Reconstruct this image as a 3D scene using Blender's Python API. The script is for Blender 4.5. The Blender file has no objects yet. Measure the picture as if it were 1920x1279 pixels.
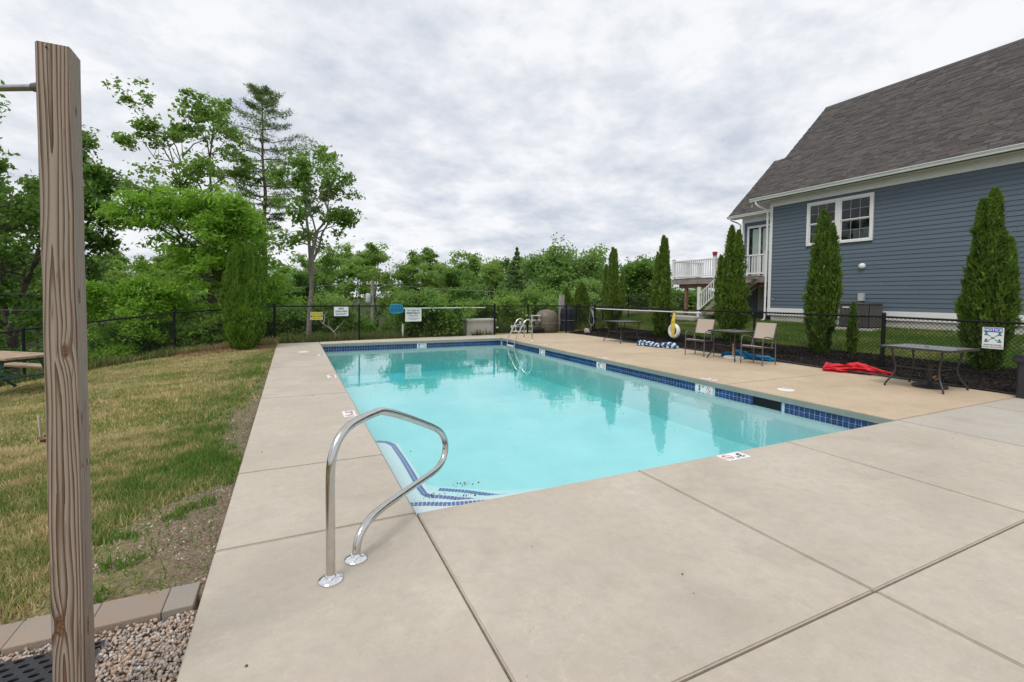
import bpy, bmesh, math, random
import numpy as np
from mathutils import Vector, Matrix

# ------------------------------------------------------------------ camera
SC = bpy.context.scene
COL = SC.collection
CAM = (-0.7679, -3.1192, 1.5044)
YAW, PITCH, ROLL = 0.444355, 0.038346, 0.010706
cd = bpy.data.cameras.new('camera')
cd.sensor_width = 36.0
cd.lens = 866.656 / 1920 * 36.0
cd.shift_y = -(639.5 - 589.052) / 1920
cd.clip_start = 0.05
cd.clip_end = 3000
cam = bpy.data.objects.new('camera', cd)
COL.objects.link(cam)
_fw = Vector((math.sin(YAW) * math.cos(PITCH), math.cos(YAW) * math.cos(PITCH), -math.sin(PITCH)))
_rt = Vector((math.cos(YAW), -math.sin(YAW), 0))
_up = _rt.cross(_fw)
_r2 = _rt * math.cos(ROLL) + _up * math.sin(ROLL)
_u2 = _up * math.cos(ROLL) - _rt * math.sin(ROLL)
cam.matrix_world = Matrix(((_r2.x, _u2.x, -_fw.x, CAM[0]), (_r2.y, _u2.y, -_fw.y, CAM[1]),
                           (_r2.z, _u2.z, -_fw.z, CAM[2]), (0, 0, 0, 1)))
SC.camera = cam

# ------------------------------------------------------------------ sky: Nishita daylight seen through a broken overcast
SUN_EL, SUN_AZ = math.radians(58), math.radians(235)      # azimuth clockwise from +Y
world = bpy.data.worlds.new('World')
SC.world = world
world.use_nodes = True
wt = world.node_tree
wt.nodes.clear()
def wn(t, **k):
    n = wt.nodes.new(t)
    for a, b in k.items(): setattr(n, a, b)
    return n
wo = wn('ShaderNodeOutputWorld'); bg = wn('ShaderNodeBackground')
sky = wn('ShaderNodeTexSky', sky_type='NISHITA', sun_disc=False)
sky.sun_elevation = SUN_EL; sky.sun_rotation = SUN_AZ
sky.air_density = 1.0; sky.dust_density = 2.0
skm = wn('ShaderNodeVectorMath', operation='SCALE'); skm.inputs[3].default_value = 0.11
wt.links.new(sky.outputs[0], skm.inputs[0])
tc = wn('ShaderNodeTexCoord'); sx = wn('ShaderNodeSeparateXYZ')
wt.links.new(tc.outputs['Generated'], sx.inputs[0])
mz = wn('ShaderNodeMath', operation='MAXIMUM'); mz.inputs[1].default_value = 0.0
wt.links.new(sx.outputs[2], mz.inputs[0])
az_ = wn('ShaderNodeMath', operation='ADD'); az_.inputs[1].default_value = 0.26
wt.links.new(mz.outputs[0], az_.inputs[0])
dx = wn('ShaderNodeMath', operation='DIVIDE'); dy = wn('ShaderNodeMath', operation='DIVIDE')
wt.links.new(sx.outputs[0], dx.inputs[0]); wt.links.new(az_.outputs[0], dx.inputs[1])
wt.links.new(sx.outputs[1], dy.inputs[0]); wt.links.new(az_.outputs[0], dy.inputs[1])
cv = wn('ShaderNodeCombineXYZ'); cv.inputs[2].default_value = 4.7
wt.links.new(dx.outputs[0], cv.inputs[0]); wt.links.new(dy.outputs[0], cv.inputs[1])
def wnoise(scale, detail, rough, dist=0.0, off=(0, 0, 0)):
    m = wn('ShaderNodeMapping'); m.inputs['Location'].default_value = off
    wt.links.new(cv.outputs[0], m.inputs[0])
    n = wn('ShaderNodeTexNoise'); n.inputs['Scale'].default_value = scale
    n.inputs['Detail'].default_value = detail; n.inputs['Roughness'].default_value = rough
    n.inputs['Distortion'].default_value = dist
    wt.links.new(m.outputs[0], n.inputs['Vector'])
    return n.outputs[0]
def wmath(op, a, b):
    n = wn('ShaderNodeMath', operation=op)
    for i, v in enumerate((a, b)):
        if isinstance(v, (int, float)): n.inputs[i].default_value = v
        else: wt.links.new(v, n.inputs[i])
    return n.outputs[0]
n1 = wnoise(0.85, 5, 0.52, 0.10, (3.1, 1.7, 0))
n2 = wnoise(4.4, 7, 0.60, 0.05, (8.0, 2.0, 0))
nc = wmath('ADD', wmath('MULTIPLY', n1, 0.46), wmath('MULTIPLY', n2, 0.54))
rp = wn('ShaderNodeValToRGB')
rp.color_ramp.elements[0].position = 0.40; rp.color_ramp.elements[0].color = (0.50, 0.54, 0.605, 1)
rp.color_ramp.elements[1].position = 0.575; rp.color_ramp.elements[1].color = (0.755, 0.765, 0.79, 1)
e = rp.color_ramp.elements.new(0.49); e.color = (0.625, 0.65, 0.695, 1)
wt.links.new(nc, rp.inputs[0])
cov = wn('ShaderNodeMapRange'); cov.inputs['From Min'].default_value = 0.30; cov.inputs['From Max'].default_value = 0.42
cov.inputs['To Min'].default_value = 0.72; cov.inputs['To Max'].default_value = 0.97
wt.links.new(nc, cov.inputs[0])
mx = wn('ShaderNodeMix', data_type='RGBA')
wt.links.new(cov.outputs[0], mx.inputs[0])
wt.links.new(skm.outputs[0], mx.inputs[6]); wt.links.new(rp.outputs[0], mx.inputs[7])
wt.links.new(mx.outputs[2], bg.inputs[0]); bg.inputs[1].default_value = 1.0
wt.links.new(bg.outputs[0], wo.inputs[0])

# ------------------------------------------------------------------ sun behind cloud
sd = bpy.data.lights.new('sun', 'SUN')
sd.energy = 1.5; sd.angle = math.radians(24); sd.color = (1.0, 0.965, 0.91)
sun = bpy.data.objects.new('sun', sd); COL.objects.link(sun)
_d = Vector((math.sin(SUN_AZ) * math.cos(SUN_EL), math.cos(SUN_AZ) * math.cos(SUN_EL), math.sin(SUN_EL)))
sun.rotation_euler = _d.to_track_quat('Z', 'Y').to_euler()

vs = SC.view_settings
vs.view_transform = 'Standard'; vs.look = 'None'; vs.exposure = 0.34; vs.gamma = 1.0; vs.use_curve_mapping = False
SC.display_settings.display_device = 'sRGB'
SC.render.engine = 'CYCLES'
cy = SC.cycles
cy.use_denoising = True
cy.max_bounces = 10; cy.diffuse_bounces = 6; cy.glossy_bounces = 3; cy.transmission_bounces = 4
cy.transparent_max_bounces = 12; cy.volume_bounces = 0
cy.caustics_reflective = False; cy.caustics_refractive = False
cy.sample_clamp_indirect = 6.0

# ------------------------------------------------------------------ helpers
R = math.radians
rnd = random.Random(11)
RG = np.random.default_rng(7)

class MB:
    """collects verts and faces of one mesh"""
    def __init__(s): s.v = []; s.f = []
    def add(s, vs, fs):
        o = len(s.v); s.v += [tuple(map(float, v)) for v in vs]
        s.f += [tuple(i + o for i in f) for f in fs]; return s
    def box(s, c, size, rz=0.0, rx=0.0, ry=0.0):
        x, y, z = (a / 2 for a in size)
        vs = [Vector((i * x, j * y, k * z)) for k in (-1, 1) for j in (-1, 1) for i in (-1, 1)]
        M = Matrix.Rotation(rz, 3, 'Z') @ Matrix.Rotation(ry, 3, 'Y') @ Matrix.Rotation(rx, 3, 'X')
        vs = [M @ v + Vector(c) for v in vs]
        return s.add(vs, [(0, 2, 3, 1), (4, 5, 7, 6), (0, 1, 5, 4), (2, 6, 7, 3), (0, 4, 6, 2), (1, 3, 7, 5)])
    def b2(s, lo, hi):
        return s.box([(a + b) / 2 for a, b in zip(lo, hi)], [b - a for a, b in zip(lo, hi)])
    def prism(s, poly, z0, z1):
        n = len(poly)
        vs = [(x, y, z0) for x, y in poly] + [(x, y, z1) for x, y in poly]
        return s.add(vs, [tuple(range(n))[::-1], tuple(range(n, 2 * n))] + [(i, (i + 1) % n, n + (i + 1) % n, n + i) for i in range(n)])
    def extr(s, poly, axis, a0, a1):
        """polygon in the plane across `axis`, swept from a0 to a1 (axis 'X': (y,z); 'Y': (x,z))"""
        n = len(poly)
        P = (lambda p, a: (a, p[0], p[1])) if axis == 'X' else (lambda p, a: (p[0], a, p[1]))
        vs = [P(p, a0) for p in poly] + [P(p, a1) for p in poly]
        return s.add(vs, [tuple(range(n))[::-1], tuple(range(n, 2 * n))] + [(i, (i + 1) % n, n + (i + 1) % n, n + i) for i in range(n)])
    def tube(s, pts, rad, n=8, cap=True, closed=False):
        pts = [Vector(p) for p in pts]; m = len(pts)
        rad = [rad] * m if isinstance(rad, (int, float)) else list(rad)
        t0 = (pts[1] - pts[0]).normalized()
        ref = Vector((0, 0, 1)) if abs(t0.z) < 0.9 else Vector((1, 0, 0))
        u = t0.cross(ref).normalized(); base = len(s.v)
        for i, p in enumerate(pts):
            if closed: t = (pts[(i + 1) % m] - pts[i - 1]).normalized()
            else: t = (pts[min(i + 1, m - 1)] - pts[max(i - 1, 0)]).normalized()
            u = (u - t * u.dot(t))
            u = u.normalized() if u.length > 1e-6 else t.orthogonal().normalized()
            w = t.cross(u)
            for k in range(n):
                a = 2 * math.pi * k / n
                s.v.append(tuple(p + (u * math.cos(a) + w * math.sin(a)) * rad[i]))
        for i in range(m if closed else m - 1):
            j = (i + 1) % m
            for k in range(n):
                s.f.append((base + i * n + k, base + i * n + (k + 1) % n, base + j * n + (k + 1) % n, base + j * n + k))
        if cap and not closed:
            s.f.append(tuple(base + k for k in range(n))[::-1]); s.f.append(tuple(base + (m - 1) * n + k for k in range(n)))
        return s
    def lathe(s, prof, c=(0, 0, 0), n=24, axis='Z'):
        base = len(s.v); m = len(prof)
        for r, z in prof:
            for k in range(n):
                a = 2 * math.pi * k / n
                q = (r * math.cos(a), r * math.sin(a), z)
                if axis == 'X': q = (q[2], q[0], q[1])
                if axis == 'Y': q = (q[0], q[2], q[1])
                s.v.append((q[0] + c[0], q[1] + c[1], q[2] + c[2]))
        for i in range(m - 1):
            for k in range(n):
                s.f.append((base + i * n + k, base + i * n + (k + 1) % n, base + (i + 1) * n + (k + 1) % n, base + (i + 1) * n + k))
        s.f.append(tuple(base + k for k in range(n))[::-1]); s.f.append(tuple(base + (m - 1) * n + k for k in range(n)))
        return s
    def mesh(s, name, bevel=0.0, smooth=False, seg=2):
        me = bpy.data.meshes.new(name)
        me.from_pydata(s.v, [], s.f)
        bm = bmesh.new(); bm.from_mesh(me)
        bmesh.ops.recalc_face_normals(bm, faces=bm.faces)
        if bevel > 0:
            ed = [e for e in bm.edges if len(e.link_faces) == 2 and e.calc_face_angle(0) > 0.6]
            bmesh.ops.bevel(bm, geom=ed, offset=bevel, segments=seg, affect='EDGES', clamp_overlap=True)
        bm.to_mesh(me); bm.free()
        if smooth:
            me.polygons.foreach_set('use_smooth', [True] * len(me.polygons))
            try: me.set_sharp_from_angle(angle=R(40))
            except Exception: pass
        return me

def link(name, me, mat=None, parent=None, world=False):
    o = bpy.data.objects.new(name, me); COL.objects.link(o)
    if mat is not None and me is not None and len(me.materials) == 0: me.materials.append(mat)
    if parent is not None:
        o.parent = parent
        if world:
            w = parent
            off = Vector((0, 0, 0))
            while w is not None: off += w.location; w = w.parent
            o.location = -off
    return o
def part(name, mb, mat, parent=None, bevel=0.0, smooth=False, world=False, label=None, stuff=False):
    o = link(name, mb.mesh(name, bevel, smooth), mat, parent, world)
    if label: o['label'] = label
    if stuff: o['kind'] = 'stuff'
    return o
def thing(name, label, cat, loc=(0, 0, 0), rz=0.0, group=None):
    o = bpy.data.objects.new(name, None); COL.objects.link(o)
    o.empty_display_size = 0.1
    o.location = loc; o.rotation_euler = (0, 0, rz)
    o['label'] = label; o['category'] = cat
    if group: o['group'] = group
    return o
def tag(o, label, cat, group=None):
    o['label'] = label; o['category'] = cat
    if group: o['group'] = group
    return o
def struct(o): o['kind'] = 'structure'; return o
def copy_tree(o, parent=None):
    c = o.copy(); COL.objects.link(c); c.parent = parent
    for ch in list(o.children): copy_tree(ch, c)
    return c

# ------------------------------------------------------------------ materials
class NT:
    def __init__(s, name):
        s.m = bpy.data.materials.new(name); s.m.use_nodes = True
        s.t = s.m.node_tree; s.t.nodes.clear()
        s.out = s.t.nodes.new('ShaderNodeOutputMaterial')
    def n(s, t, **k):
        x = s.t.nodes.new(t)
        for a, b in k.items(): setattr(x, a, b)
        return x
    def l(s, a, b): s.t.links.new(a, b)
    def set(s, node, key, v):
        if isinstance(v, bpy.types.NodeSocket): s.l(v, node.inputs[key])
        else: node.inputs[key].default_value = v
    def math(s, op, a, b=0.0, c=None, clamp=False):
        x = s.n('ShaderNodeMath', operation=op, use_clamp=clamp); s.set(x, 0, a); s.set(x, 1, b)
        if c is not None: s.set(x, 2, c)
        return x.outputs[0]
    def pos(s): return s.n('ShaderNodeNewGeometry').outputs['Position']
    def obj(s): return s.n('ShaderNodeTexCoord').outputs['Object']
    def mapped(s, vec, scale=(1, 1, 1), loc=(0, 0, 0)):
        x = s.n('ShaderNodeMapping'); x.inputs['Scale'].default_value = scale; x.inputs['Location'].default_value = loc
        s.l(vec, x.inputs[0]); return x.outputs[0]
    def noise(s, vec, scale, detail=4, rough=0.5, dist=0.0):
        x = s.n('ShaderNodeTexNoise'); s.l(vec, x.inputs['Vector'])
        x.inputs['Scale'].default_value = scale; x.inputs['Detail'].default_value = detail
        x.inputs['Roughness'].default_value = rough; x.inputs['Distortion'].default_value = dist
        return x.outputs[0]
    def ramp(s, f, stops):
        x = s.n('ShaderNodeValToRGB'); s.l(f, x.inputs[0]); cr = x.color_ramp
        for i, (p, c) in enumerate(stops):
            el = cr.elements[i] if i < 2 else cr.elements.new(p)
            el.position = p; el.color = (*c, 1) if len(c) == 3 else c
        return x.outputs[0]
    def mix(s, f, a, b, blend='MIX'):
        x = s.n('ShaderNodeMix', data_type='RGBA', blend_type=blend)
        s.set(x, 0, f)
        for i, v in ((6, a), (7, b)):
            if isinstance(v, bpy.types.NodeSocket): s.l(v, x.inputs[i])
            else: x.inputs[i].default_value = (*v, 1)
        return x.outputs[2]
    def remap(s, f, a, b, c, d):
        x = s.n('ShaderNodeMapRange'); s.l(f, x.inputs[0])
        for i, v in enumerate((a, b, c, d)): x.inputs[i + 1].default_value = v
        return x.outputs[0]
    def bump(s, h, strength=0.3, dist=0.01, normal=None):
        x = s.n('ShaderNodeBump'); s.l(h, x.inputs['Height'])
        x.inputs['Strength'].default_value = strength; x.inputs['Distance'].default_value = dist
        if normal: s.l(normal, x.inputs['Normal'])
        return x.outputs[0]
    def bsdf(s, col, rough=0.6, metal=0.0, spec=0.5, normal=None):
        x = s.n('ShaderNodeBsdfPrincipled')
        if isinstance(col, bpy.types.NodeSocket): s.l(col, x.inputs['Base Color'])
        else: x.inputs['Base Color'].default_value = (*col, 1)
        s.set(x, 'Roughness', rough); s.set(x, 'Metallic', metal); s.set(x, 'Specular IOR Level', spec)
        if normal is not None: s.l(normal, x.inputs['Normal'])
        return x
    def done(s, sh):
        s.l(sh.outputs[0] if hasattr(sh, 'outputs') else sh, s.out.inputs[0]); return s.m

def plain(name, c, var=0.15, scale=6.0, rough=0.6, metal=0.0, spec=0.5, bump=0.0, bscale=60.0, coord='obj'):
    k = NT(name); v = k.obj() if coord == 'obj' else k.pos()
    n = k.noise(v, scale, 5, 0.55)
    lo = tuple(max(0, x * (1 - var)) for x in c); hi = tuple(min(1, x * (1 + var)) for x in c)
    col = k.ramp(n, [(0.3, lo), (0.7, hi)])
    rr = k.remap(k.noise(v, scale * 2.3, 3), 0.3, 0.7, max(0.02, rough - 0.08), min(1, rough + 0.08))
    nm = k.bump(k.noise(v, bscale, 4), bump, 0.01) if bump > 0 else None
    return k.done(k.bsdf(col, rr, metal, spec, nm))

def concrete(name, a, b, warm, stain=0.35):
    k = NT(name); v = k.pos()
    big = k.noise(v, 0.9, 6, 0.55, 0.3); mid = k.noise(v, 4.5, 7, 0.62); fine = k.noise(v, 55, 4, 0.6)
    broom = k.noise(k.mapped(v, (6, 90, 1)), 1.0, 3, 0.6)
    col = k.ramp(big, [(0.32, a), (0.68, b)])
    col = k.mix(k.remap(mid, 0.42, 0.75, 0, 0.55), col, warm)
    w2 = k.noise(k.mapped(v, (1, 1, 1), (5, 9, 2)), 1.7, 5, 0.6, 0.6)
    col = k.mix(k.remap(w2, 0.56, 0.72, 0, stain), col, tuple(x * 0.72 for x in a))
    col = k.mix(k.remap(w2, 0.30, 0.42, 0.35, 0), col, tuple(min(1, x * 1.14) for x in b))
    col = k.mix(k.remap(fine, 0.3, 0.75, 0.0, 0.20), col, tuple(x * 0.66 for x in a))
    sp = k.noise(v, 190, 2, 0.5)
    col = k.mix(k.remap(sp, 0.70, 0.76, 0, 0.55), col, (0.16, 0.145, 0.125))
    # thin pale cure marks
    cr = k.math('ABSOLUTE', k.math('SUBTRACT', k.noise(v, 1.4, 5, 0.6, 1.2), 0.5))
    col = k.mix(k.remap(cr, 0.0, 0.006, 0.22, 0), col, tuple(min(1, x * 1.22) for x in b))
    m2 = k.noise(k.mapped(v, (1, 1, 1), (4, 1, 6)), 13, 5, 0.65)
    col = k.mix(k.remap(m2, 0.46, 0.68, 0, 0.30), col, tuple(x * 0.80 for x in a))
    col = k.mix(k.remap(m2, 0.28, 0.40, 0.22, 0), col, tuple(min(1, x * 1.12) for x in b))
    h = k.math('ADD', k.math('MULTIPLY', fine, 0.6), k.math('MULTIPLY', broom, 0.4))
    gb = k.noise(k.mapped(v, (1, 1, 1), (2, 7, 3)), 2.6, 5, 0.6, 0.5)
    col = k.mix(k.remap(gb, 0.50, 0.62, 0, 0.35), col, tuple(x * f for x, f in zip(a, (1.02, 0.99, 1.06))))
    rr = k.remap(mid, 0.3, 0.7, 0.62, 0.85)
    return k.done(k.bsdf(col, rr, 0, 0.35, k.bump(h, 0.45, 0.004)))

MAT = {}
MAT['slab'] = concrete('concrete_grey', (0.44, 0.39, 0.32), (0.545, 0.49, 0.41), (0.545, 0.465, 0.36))
MAT['slab2'] = concrete('concrete_grey_cooler', (0.43, 0.39, 0.335), (0.51, 0.475, 0.415), (0.50, 0.445, 0.365))
MAT['beige'] = concrete('concrete_beige', (0.47, 0.365, 0.245), (0.58, 0.46, 0.325), (0.60, 0.48, 0.345), 0.22)
MAT['beige2'] = concrete('concrete_pale_beige', (0.50, 0.44, 0.36), (0.60, 0.53, 0.44), (0.60, 0.52, 0.41), 0.22)
MAT['filler'] = plain('joint_filler', (0.16, 0.13, 0.10), 0.3, 30, 0.9)
MAT['plaster'] = plain('pool_plaster', (0.66, 0.715, 0.72), 0.05, 1.5, 0.7, coord='pos')
MAT['grout'] = plain('tile_grout', (0.55, 0.62, 0.68), 0.15, 20, 0.8)
MAT['white'] = plain('white_trim_paint', (0.78, 0.78, 0.77), 0.04, 3, 0.45)
MAT['offwhite'] = plain('white_plastic', (0.80, 0.79, 0.76), 0.06, 8, 0.4)
MAT['black'] = plain('black_vinyl_coating', (0.006, 0.007, 0.008), 0.3, 20, 0.5, spec=0.25)
MAT['blackplastic'] = plain('black_plastic', (0.02, 0.021, 0.024), 0.25, 12, 0.42)
MAT['rubber'] = plain('black_rubber', (0.022, 0.022, 0.026), 0.3, 30, 0.6)
MAT['steel'] = plain('stainless_steel', (0.60, 0.585, 0.56), 0.08, 14, 0.20, 1.0)
MAT['chrome'] = plain('chrome_plate', (0.82, 0.82, 0.84), 0.04, 9, 0.08, 1.0)
MAT['bronze'] = plain('dark_bronze_frame', (0.035, 0.033, 0.031), 0.25, 18, 0.4)
MAT['greyframe'] = plain('grey_powder_coat', (0.105, 0.108, 0.11), 0.2, 18, 0.42)
MAT['sling'] = plain('tan_sling_fabric', (0.46, 0.375, 0.31), 0.08, 120, 0.8, bump=0.2, bscale=400)
MAT['tan'] = plain('tan_fibreglass', (0.22, 0.175, 0.13), 0.18, 6, 0.5)
MAT['taupe'] = plain('taupe_plastic', (0.68, 0.64, 0.58), 0.06, 6, 0.5)
MAT['pvc'] = plain('white_pvc', (0.80, 0.80, 0.78), 0.08, 10, 0.4)
MAT['rope'] = plain('yellow_rope', (0.78, 0.62, 0.10), 0.15, 60, 0.75)
MAT['red'] = plain('red_canvas', (0.60, 0.022, 0.035), 0.12, 14, 0.75, bump=0.3, bscale=120)
MAT['blue'] = plain('blue_canvas', (0.010, 0.21, 0.42), 0.2, 14, 0.75, bump=0.3, bscale=120)
MAT['netblue'] = plain('blue_skimmer_plastic', (0.01, 0.27, 0.47), 0.15, 14, 0.5)
MAT['navy'] = plain('navy_cover', (0.010, 0.015, 0.030), 0.4, 7, 0.6)
MAT['pole_white'] = plain('white_pole', (0.75, 0.77, 0.74), 0.06, 6, 0.35)
MAT['foundation'] = plain('foundation_concrete', (0.52, 0.50, 0.46), 0.10, 3, 0.85, bump=0.2)
MAT['gutter'] = plain('gutter_enamel', (0.70, 0.73, 0.70), 0.04, 2, 0.4)
MAT['deckwood'] = plain('weathered_deck_wood', (0.27, 0.235, 0.20), 0.25, 6, 0.8)
MAT['brownwood'] = plain('brown_timber', (0.20, 0.12, 0.075), 0.3, 6, 0.8)
MAT['acgrey'] = plain('condenser_grey', (0.115, 0.11, 0.105), 0.15, 10, 0.5)
MAT['signwhite'] = plain('sign_white', (0.80, 0.80, 0.82), 0.03, 5, 0.4)
MAT['signblack'] = plain('sign_black', (0.02, 0.02, 0.025), 0.1, 5, 0.5)
MAT['signblue'] = plain('sign_blue', (0.03, 0.10, 0.42), 0.06, 5, 0.4)
MAT['signgreen'] = plain('sign_green', (0.0, 0.22, 0.14), 0.06, 5, 0.4)
MAT['signyellow'] = plain('sign_yellow', (0.80, 0.66, 0.03), 0.06, 5, 0.4)
MAT['signred'] = plain('sign_red', (0.62, 0.03, 0.03), 0.06, 5, 0.4)
MAT['bark'] = plain('tree_bark', (0.115, 0.095, 0.078), 0.4, 9, 0.95, bump=0.6, bscale=25)
MAT['palebark'] = plain('pale_tree_bark', (0.20, 0.175, 0.15), 0.4, 9, 0.95, bump=0.6, bscale=25)
MAT['greenmetal'] = plain('green_painted_steel', (0.035, 0.085, 0.08), 0.2, 12, 0.45)
MAT['tabletimber'] = plain('table_timber', (0.36, 0.265, 0.175), 0.22, 7, 0.8, bump=0.3)

def glass_mat():
    k = NT('window_glass')
    a = k.bsdf((0.012, 0.014, 0.016), 0.04, 0, 0.9)
    return k.done(a)
MAT['glass'] = glass_mat()
def curtain_mat():
    return plain('pale_curtain', (0.33, 0.42, 0.38), 0.1, 3, 0.8)
MAT['curtain'] = curtain_mat()

def tinted(name, stops, rough=0.5, spec=0.5, noise=None, bump=0.0, bscale=80):
    """colour picked per piece: a 'tint' attribute where many pieces share a mesh, else the object's random number"""
    k = NT(name)
    a = k.n('ShaderNodeAttribute', attribute_type='GEOMETRY', attribute_name='tint').outputs['Fac']
    r = k.n('ShaderNodeObjectInfo').outputs['Random']
    f = k.math('FRACT', k.math('ADD', a, r))
    col = k.ramp(f, stops)
    v = k.pos()
    if noise:
        n = k.noise(v, noise[0], 4, 0.6)
        col = k.mix(k.remap(n, 0.3, 0.7, 0, noise[1]), col, noise[2])
    nm = k.bump(k.noise(v, bscale, 3), bump, 0.01) if bump > 0 else None
    return k.done(k.bsdf(col, rough, 0, spec, nm))
MAT['tile'] = tinted('blue_glazed_tile', [(0.0, (0.006, 0.016, 0.085)), (1.0, (0.012, 0.055, 0.24)), (0.5, (0.009, 0.028, 0.15))], 0.12, 0.6)
MAT['shingle'] = tinted('asphalt_shingle', [(0.0, (0.066, 0.060, 0.058)), (1.0, (0.128, 0.113, 0.107)), (0.45, (0.094, 0.084, 0.080)), (0.8, (0.108, 0.094, 0.088))], 0.95, 0.2, (40, 0.35, (0.06, 0.055, 0.053)), 0.4, 160)
MAT['siding'] = tinted('slate_blue_siding', [(0.0, (0.102, 0.137, 0.172)), (1.0, (0.116, 0.151, 0.188))], 0.55, 0.35, (3, 0.12, (0.12, 0.145, 0.17)), 0.12, 90)
MAT['paver'] = tinted('edging_paver', [(0.0, (0.30, 0.22, 0.165)), (1.0, (0.30, 0.275, 0.24)), (0.5, (0.34, 0.255, 0.19))], 0.9, 0.3, (9, 0.55, (0.26, 0.25, 0.23)), 0.4, 140)
MAT['stone'] = tinted('gravel_stone', [(0.0, (0.56, 0.47, 0.40)), (1.0, (0.20, 0.19, 0.19)), (0.18, (0.46, 0.29, 0.18)), (0.34, (0.66, 0.62, 0.57)), (0.50, (0.38, 0.25, 0.18)), (0.64, (0.60, 0.51, 0.43)), (0.78, (0.42, 0.40, 0.40)), (0.90, (0.55, 0.42, 0.32))], 0.8, 0.35, (60, 0.3, (0.22, 0.19, 0.16)))
MAT['mulchchip'] = tinted('dark_mulch_chip', [(0.0, (0.013, 0.011, 0.010)), (1.0, (0.040, 0.032, 0.028)), (0.85, (0.022, 0.018, 0.016)), (0.93, (0.11, 0.09, 0.075))], 0.95, 0.2)

def leafmat(name, dark, mid, light, transl=0.30, nscale=0.7):
    k = NT(name)
    a = k.n('ShaderNodeAttribute', attribute_type='GEOMETRY', attribute_name='tint').outputs['Fac']
    r = k.n('ShaderNodeObjectInfo').outputs['Random']
    n = k.noise(k.pos(), nscale, 3, 0.5)
    f = k.math('ADD', k.math('MULTIPLY', a, 0.55), k.math('ADD', k.math('MULTIPLY', n, 0.7), k.math('MULTIPLY', r, 0.18)))
    col = k.ramp(f, [(0.30, dark), (1.05 if False else 1.0, light), (0.62, mid)])
    p = k.bsdf(col, 0.5, 0, 0.35)
    t = k.n('ShaderNodeBsdfTranslucent'); k.l(k.mix(0.5, col, tuple(min(1, x * 1.5) for x in light)), t.inputs[0])
    m = k.n('ShaderNodeMixShader'); m.inputs[0].default_value = transl
    k.l(p.outputs[0], m.inputs[1]); k.l(t.outputs[0], m.inputs[2])
    return k.done(m)
MAT['leaf_oak'] = leafmat('oak_leaves', (0.078, 0.159, 0.029), (0.149, 0.263, 0.048), (0.233, 0.367, 0.072), 0.48)
MAT['leaf_dark'] = leafmat('dark_leaves', (0.062, 0.137, 0.029), (0.122, 0.238, 0.045), (0.195, 0.331, 0.066), 0.45)
MAT['leaf_bright'] = leafmat('bright_leaves', (0.119, 0.243, 0.024), (0.200, 0.373, 0.039), (0.281, 0.475, 0.063), 0.5, 1.1)
MAT['leaf_mid'] = leafmat('mixed_wood_leaves', (0.102, 0.202, 0.037), (0.188, 0.315, 0.063), (0.281, 0.422, 0.092), 0.48, 0.25)
MAT['leaf_pale'] = leafmat('pale_leaves', (0.110, 0.215, 0.055), (0.187, 0.319, 0.075), (0.264, 0.407, 0.116), 0.42)
MAT['needle'] = leafmat('pine_needles', (0.066, 0.125, 0.037), (0.114, 0.188, 0.053), (0.181, 0.266, 0.077), 0.25)
MAT['arb'] = leafmat('arborvitae_sprays', (0.041, 0.090, 0.014), (0.093, 0.168, 0.022), (0.178, 0.267, 0.038), 0.38, 3.0)
MAT['arb_yel'] = leafmat('yellowish_arborvitae_sprays', (0.041, 0.101, 0.013), (0.102, 0.201, 0.020), (0.170, 0.291, 0.036), 0.38, 4.0)
MAT['copingface'] = concrete('stained_coping_edge', (0.235, 0.265, 0.235), (0.31, 0.335, 0.295), (0.28, 0.30, 0.25))

# ================================================================== SETTING: terrain
FX = [-30, -8.5, -6.04, -3.56, -1.25, 1.25, 3.8, 6.43, 7.95, 9.6, 10.7, 14, 30]
FY = [2.0, 9.2, 10.47, 11.6, 12.58, 12.95, 13.28, 13.5, 13.62, 13.42, 15.5, 18.5, 24]
def sstep(a, b, x):
    t = np.clip((x - a) / (b - a), 0, 1); return t * t * (3 - 2 * t)
def zg(x, y):
    x = np.asarray(x, float); y = np.asarray(y, float)
    s = np.clip(-1.19 - x, 0, None)
    zl = -0.04 - np.where(s < 6, 0.0185 * s * s, 0.666 + 0.222 * (s - 6))
    zr = np.interp(x - 9.75, [0, 1, 2.6, 6.95, 9, 40], [-0.015, 0.03, 0.14, 0.62, 0.66, 0.2])
    zr = -0.06 + (zr + 0.06) * sstep(-0.4, 0.4, y)
    z = np.where(x < -1.19, zl, np.where(x > 9.75, zr, -0.06))
    d = np.clip(y - np.interp(x, FX, FY) - 0.5, 0, None)
    z = z - np.where(d < 5, 0.022 * d * d, 0.55 + 0.22 * (d - 5))
    return np.maximum(z, -9.5)

def grid_lines(lo, hi, step, far, extra):
    a = list(np.arange(lo, hi + 1e-6, step)); s = step; v = hi
    while v < far: s *= 1.6; v += s; a.append(v)
    s = step; v = lo
    while v > -far: s *= 1.6; v -= s; a.append(v)
    return np.array(sorted(set([round(float(t), 4) for t in a if all(abs(t - e) > 0.03 for e in extra)] + list(extra))))
gx = grid_lines(-14, 26, 0.4, 1600, (-3.3, -3.25, -1.165, -1.155, 9.70, 9.71))
gy = grid_lines(-7, 44, 0.4, 1600, (-6.01, -6.0, -0.36, -0.35, 12.40, 12.41))
GX, GY = np.meshgrid(gx, gy)
GZ = zg(GX, GY)
rough = (np.sin(GX * 1.7 + GY * 0.6) * np.sin(GY * 1.3 - GX * 0.4)) * 0.02
GZ = GZ + rough * sstep(0.2, 2.0, -1.19 - GX) + rough * sstep(12.4, 13.5, GX)
GZ = np.where((GX > -3.28) & (GX < -1.16) & (GY < -0.355) & (GY > -6.005), -0.085, GZ)
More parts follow.
